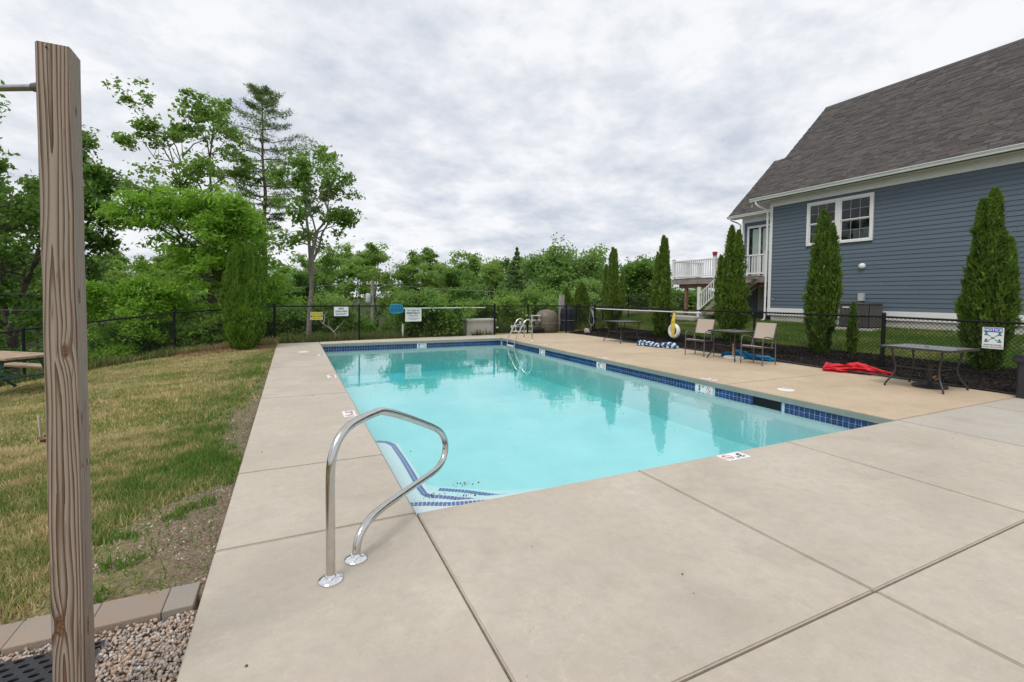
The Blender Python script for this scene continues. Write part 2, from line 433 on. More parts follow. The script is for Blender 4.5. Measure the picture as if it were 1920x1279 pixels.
GZ = np.where((GX > -1.16) & (GX < 9.705) & (GY > -6.005) & (GY < 12.405), -2.6, GZ)
nx, ny = len(gx), len(gy)
me = bpy.data.meshes.new('ground')
gv = np.stack([GX, GY, GZ], -1).reshape(-1, 3)
idx = np.arange(nx * ny).reshape(ny, nx)
gf = np.stack([idx[:-1, :-1], idx[:-1, 1:], idx[1:, 1:], idx[1:, :-1]], -1).reshape(-1, 4)
me.from_pydata(gv.tolist(), [], gf.tolist())
me.polygons.foreach_set('use_smooth', [True] * len(me.polygons))
def ground_mat():
    k = NT('soil_and_dry_turf'); v = k.pos()
    a = k.noise(v, 1.1, 6, 0.6, 0.4); b = k.noise(v, 9, 6, 0.65); c = k.noise(v, 60, 4, 0.6)
    turf = k.ramp(b, [(0.30, (0.10, 0.12, 0.035)), (0.72, (0.36, 0.29, 0.15)), (0.5, (0.22, 0.20, 0.08))])
    dirt = k.ramp(c, [(0.30, (0.12, 0.085, 0.060)), (0.72, (0.36, 0.29, 0.22)), (0.5, (0.22, 0.165, 0.12))])
    sp = k.n('ShaderNodeSeparateXYZ'); k.l(v, sp.inputs[0])
    near = k.math('SUBTRACT', 1.0, k.math('MULTIPLY', k.math('SUBTRACT', -1.19, sp.outputs[0]), 1.5), clamp=True)
    near = k.math('MULTIPLY', near, k.math('LESS_THAN', sp.outputs[0], 0.0))
    low = k.math('LESS_THAN', sp.outputs[1], 0.8)
    f = k.math('ADD', k.math('MULTIPLY', near, 1.15), k.math('MULTIPLY', k.math('SUBTRACT', a, 0.5), 2.0), clamp=True)
    col = k.mix(f, turf, dirt)
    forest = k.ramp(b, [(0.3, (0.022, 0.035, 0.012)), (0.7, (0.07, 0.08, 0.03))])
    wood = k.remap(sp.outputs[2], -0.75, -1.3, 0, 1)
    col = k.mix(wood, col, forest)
    return k.done(k.bsdf(col, 0.95, 0, 0.15, k.bump(k.math('ADD', b, c), 0.6, 0.03)))
MAT['ground'] = ground_mat()
struct(link('ground', me, MAT['ground']))

# ================================================================== pool deck
POOL = [(0.0, 0.0), (6.1, 0.0), (6.1, 12.12), (0.0, 12.0)]
deck = thing('pool_deck', 'concrete deck slabs laid around the swimming pool', 'deck', (0, 0, 0))
deck['kind'] = 'structure'
def slab(poly, mat, t=0.09):
    cxm = sum(p[0] for p in poly) / len(poly); cym = sum(p[1] for p in poly) / len(poly)
    mb = MB().prism(poly, -t, 0.0)
    return part('concrete_slab', mb, mat, deck, bevel=0.007)
g = 0.006
def rect(x0, y0, x1, y1): return [(x0 + g, y0 + g), (x1 - g, y0 + g), (x1 - g, y1 - g), (x0 + g, y1 - g)]
for i, (a, b) in enumerate([(-6.0, -1.82), (-1.82, 0.0), (0.0, 1.29), (1.29, 4.35), (4.35, 7.4), (7.4, 10.4)]):
    slab(rect(-1.19, a, 0.0, b), MAT['slab'])
slab([(-1.19 + g, 10.4 + g), (-g, 10.4 + g), (-g, 12.62), (-1.19 + g, 12.47)], MAT['slab'])
XS = [0.0, 1.95, 3.95, 6.1, 8.25, 10.4, 14.0]
for i in range(6):
    slab(rect(XS[i], -1.82, XS[i + 1], 0.0), MAT['slab'] if i < 3 else MAT['slab2'])
    slab(rect(XS[i], -3.9, XS[i + 1], -1.82), MAT['slab2'] if i > 1 else MAT['slab'])
    slab(rect(XS[i], -6.0, XS[i + 1], -3.9), MAT['slab'])
for a, b in ((0.0, 2.55), (2.55, 6.6), (6.6, 10.0)):
    slab([(6.085, a + g), (9.75, a + g), (9.75, b - g), (6.085, b - g)], MAT['beige'])
slab([(6.085, 10.0 + g), (9.75, 10.0 + g), (9.78, 12.2), (9.62, 13.28), (7.9, 13.50), (6.6, 13.42), (6.085, 13.38)], MAT['beige'])
slab([(g, 11.98), (6.085 - g, 12.10), (6.085 - g, 13.37), (3.8, 13.17), (1.25, 12.86), (g, 12.63)], MAT['beige2'])
fl = MB()
for x in XS[:-1]: fl.b2((x - 0.03, -6, -0.09), (x + 0.03, -0.002, -0.018))
for y in (-1.82, -3.9):
    for i in range(6): fl.b2((XS[i] + 0.031, y - 0.03, -0.09), (XS[i + 1] - 0.031, y + 0.03, -0.018))
    fl.b2((-1.18, y - 0.03, -0.09), (-0.031, y + 0.03, -0.018))
for y in (0.0, 1.29, 4.35, 7.4, 10.4): fl.b2((-1.18, y - 0.03, -0.09), (-0.02, y + 0.03, -0.018))
for y in (2.55, 6.6, 10.0): fl.b2((6.12, y - 0.03, -0.09), (9.74, y + 0.03, -0.018))
fl.b2((6.14, -0.03, -0.09), (9.74, 0.03, -0.018))
part('joint_filler', fl, MAT['filler'], deck, stuff=True)
sub = MB()
for lo, hi in (((-1.15, -6, -0.6), (-0.3, 12.3, -0.095)), ((-0.3, -6, -0.6), (14, -0.3, -0.095)), ((6.4, -0.3, -0.6), (9.7, 12.4, -0.095)), ((-0.3, 12.3, -0.6), (6.4, 12.45, -0.095))):
    sub.b2(lo, hi)
ce = MB().b2((6.068, 0.004, -0.0885), (6.0845, 12.09, -0.006)).prism([(0.004, 11.962), (6.06, 12.082), (6.06, 12.097), (0.004, 11.9785)], -0.0885, -0.006).b2((0.0, 0.004, -0.0885), (-0.0055, 11.95, -0.006)).b2((0.004, -0.0055, -0.0885), (6.08, -0.0005, -0.006))
part('coping_edge', ce, MAT['copingface'], deck)
part('base_course', sub, MAT['filler'], deck)

# ================================================================== pool basin
basin = thing('swimming_pool', 'rectangular in-ground swimming pool lined in pale plaster', 'pool', (0, 0, -1.5))
basin['kind'] = 'structure'
WZ = -0.19
sh = MB()
sh.b2((-0.25, -0.25, -1.75), (0.0, 12.4, -0.092)); sh.b2((6.1, -0.25, -1.75), (6.35, 12.4, -0.092))
sh.b2((0.0, -0.25, -1.75), (6.1, 0.0, -0.092))
sh.prism([(0, 12.0), (6.1, 12.12), (6.1, 12.4), (0, 12.4)], -1.75, -0.092)
sh.add([(-0.2, -0.2, -0.94), (6.3, -0.2, -0.94), (6.3, 12.38, -1.04), (-0.2, 12.38, -1.04),
        (-0.2, -0.2, -1.8), (6.3, -0.2, -1.8), (6.3, 12.38, -1.8), (-0.2, 12.38, -1.8)],
       [(0, 1, 2, 3), (7, 6, 5, 4), (0, 4, 5, 1), (1, 5, 6, 2), (2, 6, 7, 3), (3, 7, 4, 0)])
part('basin_shell', sh, MAT['plaster'], basin, world=True)
def arc(cx, cy, r, a0, a1, n=6): return [(cx + r * math.cos(R(a0 + (a1 - a0) * i / n)), cy + r * math.sin(R(a0 + (a1 - a0) * i / n))) for i in range(n + 1)]
steps = [(-0.30, [(0, 0), (2.6, 0), (2.6, 0.25), (0.50, 0.74), (0.0, 0.90)]),
         (-0.42, [(0, 0), (2.9, 0), (2.9, 0.55)] + [(0.82, 0.98), (0.58, 1.14)] + arc(0.60, 1.34, 0.14, 250, 180, 4) + [(0.46, 2.85)] + arc(0.26, 2.85, 0.20, 0, 90, 5) + [(0, 3.10)]),
         (-0.62, [(0, 0), (3.2, 0), (3.2, 0.9), (1.25, 1.45), (0.90, 1.68), (0.66, 1.84), (0.58, 1.95), (0.58, 3.05), (0.45, 3.25), (0, 3.25)])]
for z, poly in steps:
    part('entry_step', MB().prism(poly, -1.0, z), MAT['plaster'], basin, bevel=0.02, world=True)
tl = MB()
def tile_line(path, z, off=0.0):
    P = [Vector((x, y, 0)) for x, y in path]
    for a, b in zip(P[:-1], P[1:]):
        L = (b - a).length; n = max(1, round(L / 0.036)); d = (b - a) / n
        ang = math.atan2(d.y, d.x); nn = Vector((-math.sin(ang), math.cos(ang), 0))
        for i in range(n):
            for r_ in (0, 1):
                c = a + d * (i + 0.5) + nn * (r_ - 0.5) * 0.034
                tl.box((c.x, c.y, z + 0.004), (d.length * 0.76, 0.025, 0.008), ang)
tile_line([(0.03, 3.06), (0.22, 3.05), (0.34, 2.97), (0.39, 2.82), (0.395, 2.3), (0.387, 1.85), (0.372, 1.40), (0.377, 1.20), (0.42, 1.14), (0.52, 1.08), (0.75, 0.90), (1.1, 0.77), (2.4, 0.50)], -0.42)
tile_line([(0.06, 0.80), (0.17, 0.78), (0.27, 0.745), (0.43, 0.665), (1.0, 0.50), (2.4, 0.18)], -0.30)
tile_line([(0.67, 1.72), (0.91, 1.56), (1.19, 1.31), (2.6, 0.85)], -0.62)
part('step_tile_band', tl, tinted('step_tile_blue', [(0, (0.03, 0.08, 0.30)), (1, (0.06, 0.14, 0.42))], 0.3), basin, world=True, stuff=True)

# waterline tiles: two rows on every wall
TS = 0.0765
tile_me = MB().box((0, 0, 0), (TS - 0.006, 0.010, TS - 0.006)).mesh('tile', bevel=0.0018, seg=1)
tile_me.materials.append(MAT['tile'])
def wall_cols(p0, p1):
    a, b = Vector((*p0, 0)), Vector((*p1, 0)); n = int((b - a).length / TS); d = (b - a).normalized()
    return [(a + d * TS * (i + 0.5), math.atan2(d.y, d.x)) for i in range(n)]
def near_any(c, spans): return any(lo <= c <= hi for lo, hi in spans)
cand = []
for q, ang in wall_cols((6.1, 0.01), (6.1, 12.12)):
    if near_any(q.y, ((1.5, 2.02), (2.80, 3.20), (5.95, 6.33), (8.93, 9.30))): continue
    cand.append((Vector((6.0975, q.y, 0)), ang, True))
for q, ang in wall_cols((0.0, 12.0), (6.1, 12.12)):
    if near_any(q.x, ((2.96, 3.30),)): continue
    cand.append((Vector((q.x, q.y - 0.003, 0)), ang, True))
rest = []
for q, ang in wall_cols((0.0, 0.0), (0.0, 12.0)): rest.append((Vector((0.003, q.y, 0)), ang))
for q, ang in wall_cols((0.0, 0.0), (6.1, 0.0)): rest.append((Vector((q.x, 0.003, 0)), ang))
camv = Vector(CAM)
def shown(q, ang):
    v = q - camv; nrm = Vector((-math.sin(ang), math.cos(ang), 0)); return abs(v.normalized().dot(nrm)) / v.length_squared
pieces = [(q + Vector((0, 0, z)), ang) for q, ang, _ in cand for z in (-0.135, -0.135 - TS)]
pieces.sort(key=lambda t: -shown(*t))
def tint_attr(me, vals):
    at = me.attributes.new('tint', 'FLOAT', 'FACE'); at.data.foreach_set('value', np.asarray(vals, np.float32))
for q, ang in pieces[:300]:
    o = bpy.data.objects.new('tile', tile_me); COL.objects.link(o); o.parent = basin
    o.location = q - basin.location; o.rotation_euler = (0, 0, ang)
mb = MB(); tv = []
for q, ang in pieces[300:] + [(q + Vector((0, 0, z)), a) for q, a in rest for z in (-0.135, -0.135 - TS)]:
    mb.box(q, (TS - 0.006, 0.010, TS - 0.006), ang); tv += [rnd.random()] * 6
me = mb.mesh('tile_band'); tint_attr(me, tv)
o = link('tile_band', me, MAT['tile'], basin, True); o['kind'] = 'stuff'
gr = MB()
gr.b2((6.097, 0.0, -0.25), (6.103, 12.12, -0.093)); gr.b2((-0.003, 0, -0.25), (0.0015, 12.0, -0.093)); gr.b2((0, -0.003, -0.25), (6.1, 0.0015, -0.093))
gr.prism([(0, 11.9985), (6.1, 12.1185), (6.1, 12.125), (0, 12.005)], -0.25, -0.093)
part('grout_bed', gr, MAT['grout'], basin, world=True)

# water
def water_mat():
    k = NT('pool_water'); v = k.pos()
    n1_ = k.noise(k.mapped(v, (1.0, 1.6, 1)), 2.2, 3, 0.5, 0.3); n2_ = k.noise(v, 9.0, 2, 0.5, 0.2)
    n3_ = k.noise(v, 0.55, 2, 0.5)
    h = k.math('ADD', n1_, k.math('MULTIPLY', n2_, 0.16))
    amp = k.remap(n3_, 0.35, 0.65, 0.35, 1.0)
    nm = k.bump(k.math('MULTIPLY', h, amp), 0.055, 0.05)
    gl = k.n('ShaderNodeBsdfGlossy'); gl.inputs['Roughness'].default_value = 0.015; gl.inputs['Color'].default_value = (1, 1, 1, 1)
    k.l(nm, gl.inputs['Normal'])
    geo = k.n('ShaderNodeNewGeometry')
    dt = k.n('ShaderNodeVectorMath', operation='DOT_PRODUCT'); k.l(geo.outputs['Incoming'], dt.inputs[0]); k.l(nm, dt.inputs[1])
    c = k.math('SUBTRACT', 1.0, k.math('ABSOLUTE', dt.outputs['Value']), clamp=True)
    F = k.math('ADD', 0.025, k.math('MULTIPLY', 0.975, k.math('POWER', c, 4.7)))
    tr = k.n('ShaderNodeBsdfTransparent')
    m = k.n('ShaderNodeMixShader'); k.l(F, m.inputs[0]); k.l(tr.outputs[0], m.inputs[1]); k.l(gl.outputs[0], m.inputs[2])
    k.l(m.outputs[0], k.out.inputs['Surface'])
    va = k.n('ShaderNodeVolumeAbsorption'); va.inputs['Color'].default_value = (0.05, 0.92, 0.93, 1); va.inputs['Density'].default_value = 0.33
    k.l(va.outputs[0], k.out.inputs['Volume'])
    return k.m
MAT['water'] = water_mat()
w = part('water', MB().prism([(-0.06, -0.06), (6.16, -0.06), (6.16, 12.18), (-0.06, 12.06)], -1.78, WZ), MAT['water'])
struct(w)

# ================================================================== many small pieces: fast mesh makers
def raw_mesh(name, V, F, tint=None, mat=None, smooth=False):
    """V (n,3), F (m,k) index array; tint per face"""
    me = bpy.data.meshes.new(name)
    n, (m, kk) = len(V), F.shape
    me.vertices.add(n); me.vertices.foreach_set('co', np.asarray(V, np.float32).ravel())
    me.loops.add(m * kk); me.loops.foreach_set('vertex_index', np.asarray(F, np.int32).ravel())
    me.polygons.add(m); me.polygons.foreach_set('loop_start', np.arange(0, m * kk, kk, dtype=np.int32))
    try: me.polygons.foreach_set('loop_total', np.full(m, kk, np.int32))
    except Exception: pass
    if smooth: me.polygons.foreach_set('use_smooth', np.ones(m, bool))
    me.update(calc_edges=True)
    if tint is not None: tint_attr(me, tint)
    if mat: me.materials.append(mat)
    return me
def blades(P, h, w, lean, rg):
    """one triangle per blade"""
    n = len(P); a = rg.uniform(0, 2 * np.pi, n)
    u = np.stack([np.cos(a), np.sin(a), np.zeros(n)], -1)
    b = rg.uniform(0, 2 * np.pi, n); L = lean * np.abs(rg.normal(0, 1, n)) * h
    tip = P + np.stack([np.cos(b) * L, np.sin(b) * L, h], -1)
    V = np.stack([P - u * (w / 2)[:, None], P + u * (w / 2)[:, None], tip], 1).reshape(-1, 3)
    return V, np.arange(3 * n).reshape(-1, 3)
def vnoise(x, y, f, seed):
    """smooth value noise"""
    r = np.random.default_rng(seed); T = r.random((256, 256))
    X, Y = x * f, y * f; i, j = np.floor(X).astype(int), np.floor(Y).astype(int); u, v = X - i, Y - j
    u, v = u * u * (3 - 2 * u), v * v * (3 - 2 * v)
    q = lambda a, b: T[a % 256, b % 256]
    return (q(i, j) * (1 - u) + q(i + 1, j) * u) * (1 - v) + (q(i, j + 1) * (1 - u) + q(i + 1, j + 1) * u) * v

def grass_mat(name, stops, transl=0.25):
    k = NT(name)
    a = k.n('ShaderNodeAttribute', attribute_type='GEOMETRY', attribute_name='tint').outputs['Fac']
    col = k.ramp(a, stops)
    p = k.bsdf(col, 0.7, 0, 0.2)
    t = k.n('ShaderNodeBsdfTranslucent'); k.l(col, t.inputs[0])
    m = k.n('ShaderNodeMixShader'); m.inputs[0].default_value = transl
    k.l(p.outputs[0], m.inputs[1]); k.l(t.outputs[0], m.inputs[2])
    return k.done(m)
MAT['turf'] = grass_mat('mown_grass', [(0.0, (0.115, 0.225, 0.035)), (1.0, (0.66, 0.54, 0.30)), (0.30, (0.20, 0.275, 0.060)), (0.58, (0.39, 0.365, 0.14)), (0.80, (0.52, 0.43, 0.21))])

# left lawn
def dirt_w(y): return np.interp(y, [-0.3, 0.4, 0.9, 1.2, 1.7, 2.7, 3.75, 5, 8.6, 12], [0.70, 0.60, 0.45, 0.17, 0.14, 0.26, 0.30, 0.15, 0.06, 0.05])
def lawn_pts(n, x0, x1, y0, y1, rg):
    x = rg.uniform(x0, x1, n); y = rg.uniform(y0, y1, n)
    keep = y < np.interp(x, FX, FY) - 0.35
    return x[keep], y[keep]
rg = np.random.default_rng(21)
parts_ = []
for (n, x0, x1, y0, y1, h, wd) in ((110000, -3.4, -1.2, -0.25, 3.2, 0.038, 0.0095), (26000, -7.5, -3.4, -0.25, 3.2, 0.04, 0.013), (170000, -8.5, -1.2, 3.2, 12.6, 0.040, 0.015)):
    x, y = lawn_pts(n, x0, x1, y0, y1, rg)
    e = -1.19 - x
    nz = vnoise(x, y, 1.3, 1); nb = vnoise(x * 0.7, y * 2.2, 1.0, 2); nf = vnoise(x, y, 6.0, 3); ns = vnoise(x * 0.35, y * 3.4, 1.0, 4)
    dw = dirt_w(y) + (nz - 0.5) * 0.35 + (nf - 0.5) * 0.18
    bare = e + rg.normal(0, 0.05, len(x)) < dw
    tuft = nf > 0.78
    keep = (~bare | (tuft & (rg.random(len(x)) < 0.5)) | (rg.random(len(x)) < 0.05)) & (e > 0.0)
    keep &= ~((nf < 0.17) & (rg.random(len(x)) < 0.6))
    x, y, e, nz, nb, nf, ns, bare = (q[keep] for q in (x, y, e, nz, nb, nf, ns, bare))
    lush = np.exp(-((e - dirt_w(y) - 0.20) / 0.36) ** 2) * np.interp(y, [0, 1.0, 1.9, 3, 8, 12], [0.5, 1.0, 0.9, 0.7, 0.7, 0.3]) * (0.35 + 1.0 * vnoise(x, y, 2.1, 41))
    dry = 0.25 + 0.46 * nb + 0.36 * ns - 0.50 * lush + (nz - 0.5) * 0.30 + (nf - 0.5) * 0.45 + (vnoise(x, y, 13.0, 44) - 0.5) * 0.55 + np.interp(y, [9, 11.5], [0, 0.28])
    tint = np.clip(dry + rg.normal(0, 0.24, len(x)), 0.0, 1.0)
    tint = np.where(bare, np.clip(rg.normal(0.12, 0.1, len(x)), 0, 1), tint)
    P = np.stack([x, y, zg(x, y) - 0.004], -1)
    hh = h * rg.uniform(0.5, 1.5, len(x)) * (1 + 0.5 * lush)
    parts_.append((blades(P, hh, wd * rg.uniform(0.6, 1.3, len(x)), 0.55, rg), tint))
def join_parts(ps):
    V, F, T, o = [], [], [], 0
    for (v, f), t in ps: V.append(v); F.append(f + o); T.append(t); o += len(v)
    return np.concatenate(V), np.concatenate(F), np.concatenate(T)
V, F, T = join_parts(parts_)
o = link('lawn_grass', raw_mesh('lawn_grass', V, F, T, MAT['turf'])); o['kind'] = 'stuff'
o['label'] = 'patchy half dry mown lawn left of the pool deck'; o['category'] = 'grass'
# right lawn
MAT['turf2'] = grass_mat('house_lawn_grass', [(0.0, (0.075, 0.175, 0.030)), (1.0, (0.52, 0.45, 0.23)), (0.45, (0.13, 0.215, 0.042)), (0.8, (0.30, 0.30, 0.10))])
n = 170000
x = rg.uniform(12.0, 17.2, n); y = rg.uniform(0.0, 17.5, n)
bed = 12.25 + (vnoise(y, y * 0 + 3, 0.7, 9) - 0.5) * 0.35
keep = (x > bed) & ~((x > 16.65) & (y < 9.45))
x, y = x[keep], y[keep]
nz = vnoise(x, y, 0.9, 5); nb = vnoise(x * 1.6, y * 0.6, 1.1, 6)
tint = np.clip(0.12 + 0.75 * nz * nb + 0.25 * (nb - 0.4) + 0.3 * (vnoise(x, y, 5.0, 61) - 0.5) + rg.normal(0, 0.13, len(x)), 0, 1)
P = np.stack([x, y, zg(x, y) - 0.005], -1)
V, F = blades(P, 0.06 * rg.uniform(0.5, 1.5, len(x)), 0.016 * rg.uniform(0.6, 1.4, len(x)), 0.5, rg)
o = link('house_lawn_grass', raw_mesh('house_lawn_grass', V, F, tint, MAT['turf2'])); o['kind'] = 'stuff'
o['label'] = 'green sloping lawn between the mulch bed and the house'; o['category'] = 'grass'

# ---- stones: deformed icosahedra
_ico = bmesh.new(); bmesh.ops.create_icosphere(_ico, subdivisions=1, radius=1.0)
_ico.verts.ensure_lookup_table(); IV = np.array([v.co[:] for v in _ico.verts]); IFc = np.array([[v.index for v in f.verts] for f in _ico.faces]); _ico.free()
def rand_rot(n, rg):
    q = rg.normal(0, 1, (n, 4)); q /= np.linalg.norm(q, axis=1)[:, None]; w_, x_, y_, z_ = q.T
    return np.stack([np.stack([1 - 2 * (y_**2 + z_**2), 2 * (x_*y_ - z_*w_), 2 * (x_*z_ + y_*w_)], -1),
                     np.stack([2 * (x_*y_ + z_*w_), 1 - 2 * (x_**2 + z_**2), 2 * (y_*z_ - x_*w_)], -1),
                     np.stack([2 * (x_*z_ - y_*w_), 2 * (y_*z_ + x_*w_), 1 - 2 * (x_**2 + y_**2)], -1)], 1)
def stones(P, size, rg, flat=(0.6, 1.0)):
    n = len(P)
    S = np.stack([rg.uniform(0.75, 1.3, n), rg.uniform(0.7, 1.1, n), rg.uniform(*flat, n)], -1) * size[:, None]
    V = IV[None] * (1 + rg.uniform(-0.36, 0.30, (n, len(IV), 1))) * S[:, None, :]
    V = np.einsum('nij,nkj->nki', rand_rot(n, rg), V) + P[:, None, :]
    F = (IFc[None] + (np.arange(n) * len(IV))[:, None, None]).reshape(-1, 3)
    return V.reshape(-1, 3), F, np.repeat(rg.random(n), len(IFc))
n = 24000
x = rg.uniform(-2.6, -1.195, n); y = rg.uniform(-1.75, -0.458, n)
x[:3500] = rg.uniform(-3.2, -1.2, 3500); y[:3500] = rg.uniform(-3.4, -0.46, 3500)
P = np.stack([x, y, -0.078 + rg.uniform(0, 0.030, n)], -1)
V, F, T = stones(P, 0.0050 + 0.0072 * rg.random(len(x)) ** 1.6, rg)
o = link('gravel', raw_mesh('gravel', V, F, T, MAT['stone'])); o['kind'] = 'stuff'
o['label'] = 'loose multicoloured gravel around the foot of the wooden post'; o['category'] = 'gravel'
# scattered small stones and litter in the bare strip
n = 1900
y = rg.uniform(-0.22, 8, n) ** 1.0; y = -0.22 + (y + 0.22) * rg.random(n); e = rg.random(n) * (dirt_w(y) + 0.12)
x = -1.2 - e
keep = vnoise(x, y, 3.0, 12) > 0.36
x, y = x[keep], y[keep]
P = np.stack([x, y, zg(x, y) + 0.001], -1)
V, F, T = stones(P, 0.003 + 0.0085 * rg.random(len(x)) ** 2.2, rg, (0.4, 0.8))
o = link('scattered_stones', raw_mesh('scattered_stones', V, F, T * 0.999, MAT['stone'])); o['kind'] = 'stuff'
o['label'] = 'small stones scattered in the bare strip beside the deck'; o['category'] = 'stones'

n = 16000
y = -0.24 + 9.0 * rg.random(n) ** 1.7; e = rg.random(n) * (dirt_w(y) + 0.35); x = -1.2 - e
P = np.stack([x, y, zg(x, y) + 0.001], -1)
V, F = blades(P, 0.006 * rg.uniform(0.1, 1.2, n), 0.005 * rg.uniform(0.5, 1.3, n), 6.0, rg)
o = link('straw_litter', raw_mesh('straw_litter', V, F, rg.random(n), grass_mat('straw', [(0, (0.14, 0.10, 0.07)), (1, (0.50, 0.41, 0.28)), (0.5, (0.30, 0.23, 0.16))]))); o['kind'] = 'stuff'
o['label'] = 'dead straw and litter in the bare strip beside the deck'; o['category'] = 'litter'
# paver edging between turf and gravel
edging = thing('paver_edging', 'row of tan concrete pavers edging the gravel patch', 'edging', (-1.9, -0.35, -0.1))
px0 = [-1.215, -1.345, -1.622, -1.905, -2.19, -2.475, -2.76, -3.045, -3.33]
for a, b in zip(px0[:-1], px0[1:]):
    pv = part('paver', MB().b2((b + 0.0015, -0.455, -0.16), (a - 0.0015, -0.245, -0.03)), MAT['paver'], edging, bevel=0.0025, world=True)
    pv.location.z += rnd.uniform(-0.003, 0.003)

# ================================================================== mulch bed
def mulch_mat():
    k = NT('dark_mulch'); v = k.pos(); n_ = k.noise(v, 35, 5, 0.7)
    return k.done(k.bsdf(k.ramp(n_, [(0.3, (0.008, 0.007, 0.006)), (0.75, (0.045, 0.036, 0.030))]), 0.95, 0, 0.15, k.bump(n_, 0.8, 0.03)))
ys_ = np.arange(0.05, 13.6, 0.25)
mb = MB(); prev = None
nxm = 9
mv = []; 
for yy in ys_:
    xe = 12.30 + (float(vnoise(np.array([yy]), np.array([3.0]), 0.7, 9)[0]) - 0.5) * 0.35
    for i in range(nxm):
        xx = 9.765 + (xe - 9.765) * i / (nxm - 1)
        mv.append((xx, yy, float(zg(xx, yy)) + 0.028 + 0.05 * math.sin(math.pi * i / (nxm - 1)) * (0.6 + 0.4 * math.sin(yy * 2.1))))
mf = [(j * nxm + i, j * nxm + i + 1, (j + 1) * nxm + i + 1, (j + 1) * nxm + i) for j in range(len(ys_) - 1) for i in range(nxm - 1)]
me = bpy.data.meshes.new('mulch_bed'); me.from_pydata(mv, [], mf); me.materials.append(mulch_mat())
struct(link('mulch_bed', me))
n = 15000
y = rg.uniform(0.05, 13.5, n); t = rg.random(n)
x = 9.80 + t * 2.5
P = np.stack([x, y, zg(x, y) + 0.035 + 0.05 * np.sin(np.pi * t) * (0.6 + 0.4 * np.sin(y * 2.1)) + rg.uniform(-0.005, 0.012, n)], -1)
cube = np.array([[i, j, k_] for k_ in (-1, 1) for j in (-1, 1) for i in (-1, 1)], float) * 0.5
cf = np.array([(0, 2, 3, 1), (4, 5, 7, 6), (0, 1, 5, 4), (2, 6, 7, 3), (0, 4, 6, 2), (1, 3, 7, 5)])
S = np.stack([rg.uniform(0.02, 0.075, n), rg.uniform(0.010, 0.024, n), rg.uniform(0.005, 0.012, n)], -1)
RR = rand_rot(n, rg)
V = np.einsum('nij,nkj->nki', RR, cube[None] * S[:, None, :]); V[:, :, 2] *= 0.45; V += P[:, None, :]
F = (cf[None] + (np.arange(n) * 8)[:, None, None]).reshape(-1, 4)
o = link('mulch_chips', raw_mesh('mulch_chips', V.reshape(-1, 3), F, np.repeat(rg.random(n), 6), MAT['mulchchip'])); o['kind'] = 'stuff'
o['label'] = 'dark bark mulch along the right hand fence'; o['category'] = 'mulch'
eg = MB()
eg.tube([(9.772, y_, 0.012 + 0.01 * math.sin(y_ * 3)) for y_ in np.arange(0.06, 12.3, 0.4)], 0.016, 6)
tag(part('lawn_edging', eg, MAT['blackplastic'], smooth=True), 'thin black plastic strip between beige deck and mulch', 'edging')
# specks of debris on the concrete and the pool floor
n = 90
x = rg.uniform(-1.1, 9, n); y = rg.uniform(-3, -0.03, n)
x[:20] = rg.uniform(-1.1, -0.1, 20); y[:20] = rg.uniform(-1, 8, 20)
P = np.stack([x, y, np.full(n, 0.003)], -1)
V, F, T = stones(P, 0.002 + 0.0055 * rg.random(n) ** 2.5, rg, (0.3, 0.5))
o = link('leaf_specks', raw_mesh('leaf_specks', V, F, T * 0.3 + 0.1, tinted('dry_leaf_bits', [(0, (0.05, 0.04, 0.03)), (1, (0.16, 0.11, 0.07))], 0.9))); o['kind'] = 'stuff'
o['label'] = 'tiny dark leaf specks lying on the concrete'; o['category'] = 'debris'
n = 170
kc = rg.integers(0, 3, n); x = np.array([0.28, 0.55, 0.62])[kc] + rg.normal(0, 0.055, n); y = np.array([0.62, 0.52, 0.78])[kc] + rg.normal(0, 0.035, n)
x[:60] = rg.uniform(0.2, 5.8, 60); y[:60] = rg.uniform(0.4, 6.0, 60)
z = np.full(n, -0.187)
V, F, T = stones(np.stack([x, y, z], -1), 0.003 + 0.007 * rg.random(n) ** 2.5, rg, (0.12, 0.3))
o = link('floating_leaves', raw_mesh('floating_leaves', V, F, T, tinted('wet_leaf_bits', [(0, (0.05, 0.07, 0.02)), (1, (0.30, 0.26, 0.14)), (0.5, (0.12, 0.13, 0.05))], 0.8))); o['kind'] = 'stuff'
o['label'] = 'leaf litter floating over the pool steps'; o['category'] = 'debris'

# ================================================================== HOUSE
house = thing('house', 'slate blue clapboard house with grey shingle roof and white trim', 'house', (16.7, 9.4, 0.62))
Y0, Y1 = -3.5, 9.4
EX, EZ, RX, RZ = 16.27, 5.56, 21.0, 10.13           # eave and ridge of the main roof
w_ = MB()
w_.b2((16.73, Y0, 1.0), (16.95, 5.80, 5.48)); w_.b2((16.73, 7.80, 1.0), (16.95, 9.30, 5.48))
w_.b2((16.73, 5.80, 1.0), (16.95, 7.80, 3.58)); w_.b2((16.73, 5.80, 5.0), (16.95, 7.80, 5.48))
w_.extr([(16.955, 1.0), (25.3, 1.0), (25.3, 5.45), (21.0, 9.95), (16.955, 5.5)], 'Y', 9.15, 9.30)
w_.extr([(16.955, 1.0), (25.3, 1.0), (25.3, 5.45), (21.0, 9.95), (16.955, 5.5)], 'Y', Y0, Y0 + 0.15)
w_.b2((25.15, Y0 + 0.151, 1.0), (25.3, 9.149, 5.45))
wall = part('wall', w_, MAT['siding'], house, world=True)
NB, BZ, EXPO = 29, 1.155, 0.1397
def board(y0, y1, z, x=16.73, par=wall):
    mb = MB().extr([(x, z - 0.004), (x - 0.022, z - 0.002), (x - 0.004, z + EXPO + 0.012), (x, z + EXPO + 0.012)], 'Y', y0, y1)
    return part('siding_board', mb, MAT['siding'], par, world=True)
WY0, WY1, WZ0, WZ1 = 5.70, 7.90, 3.50, 5.09
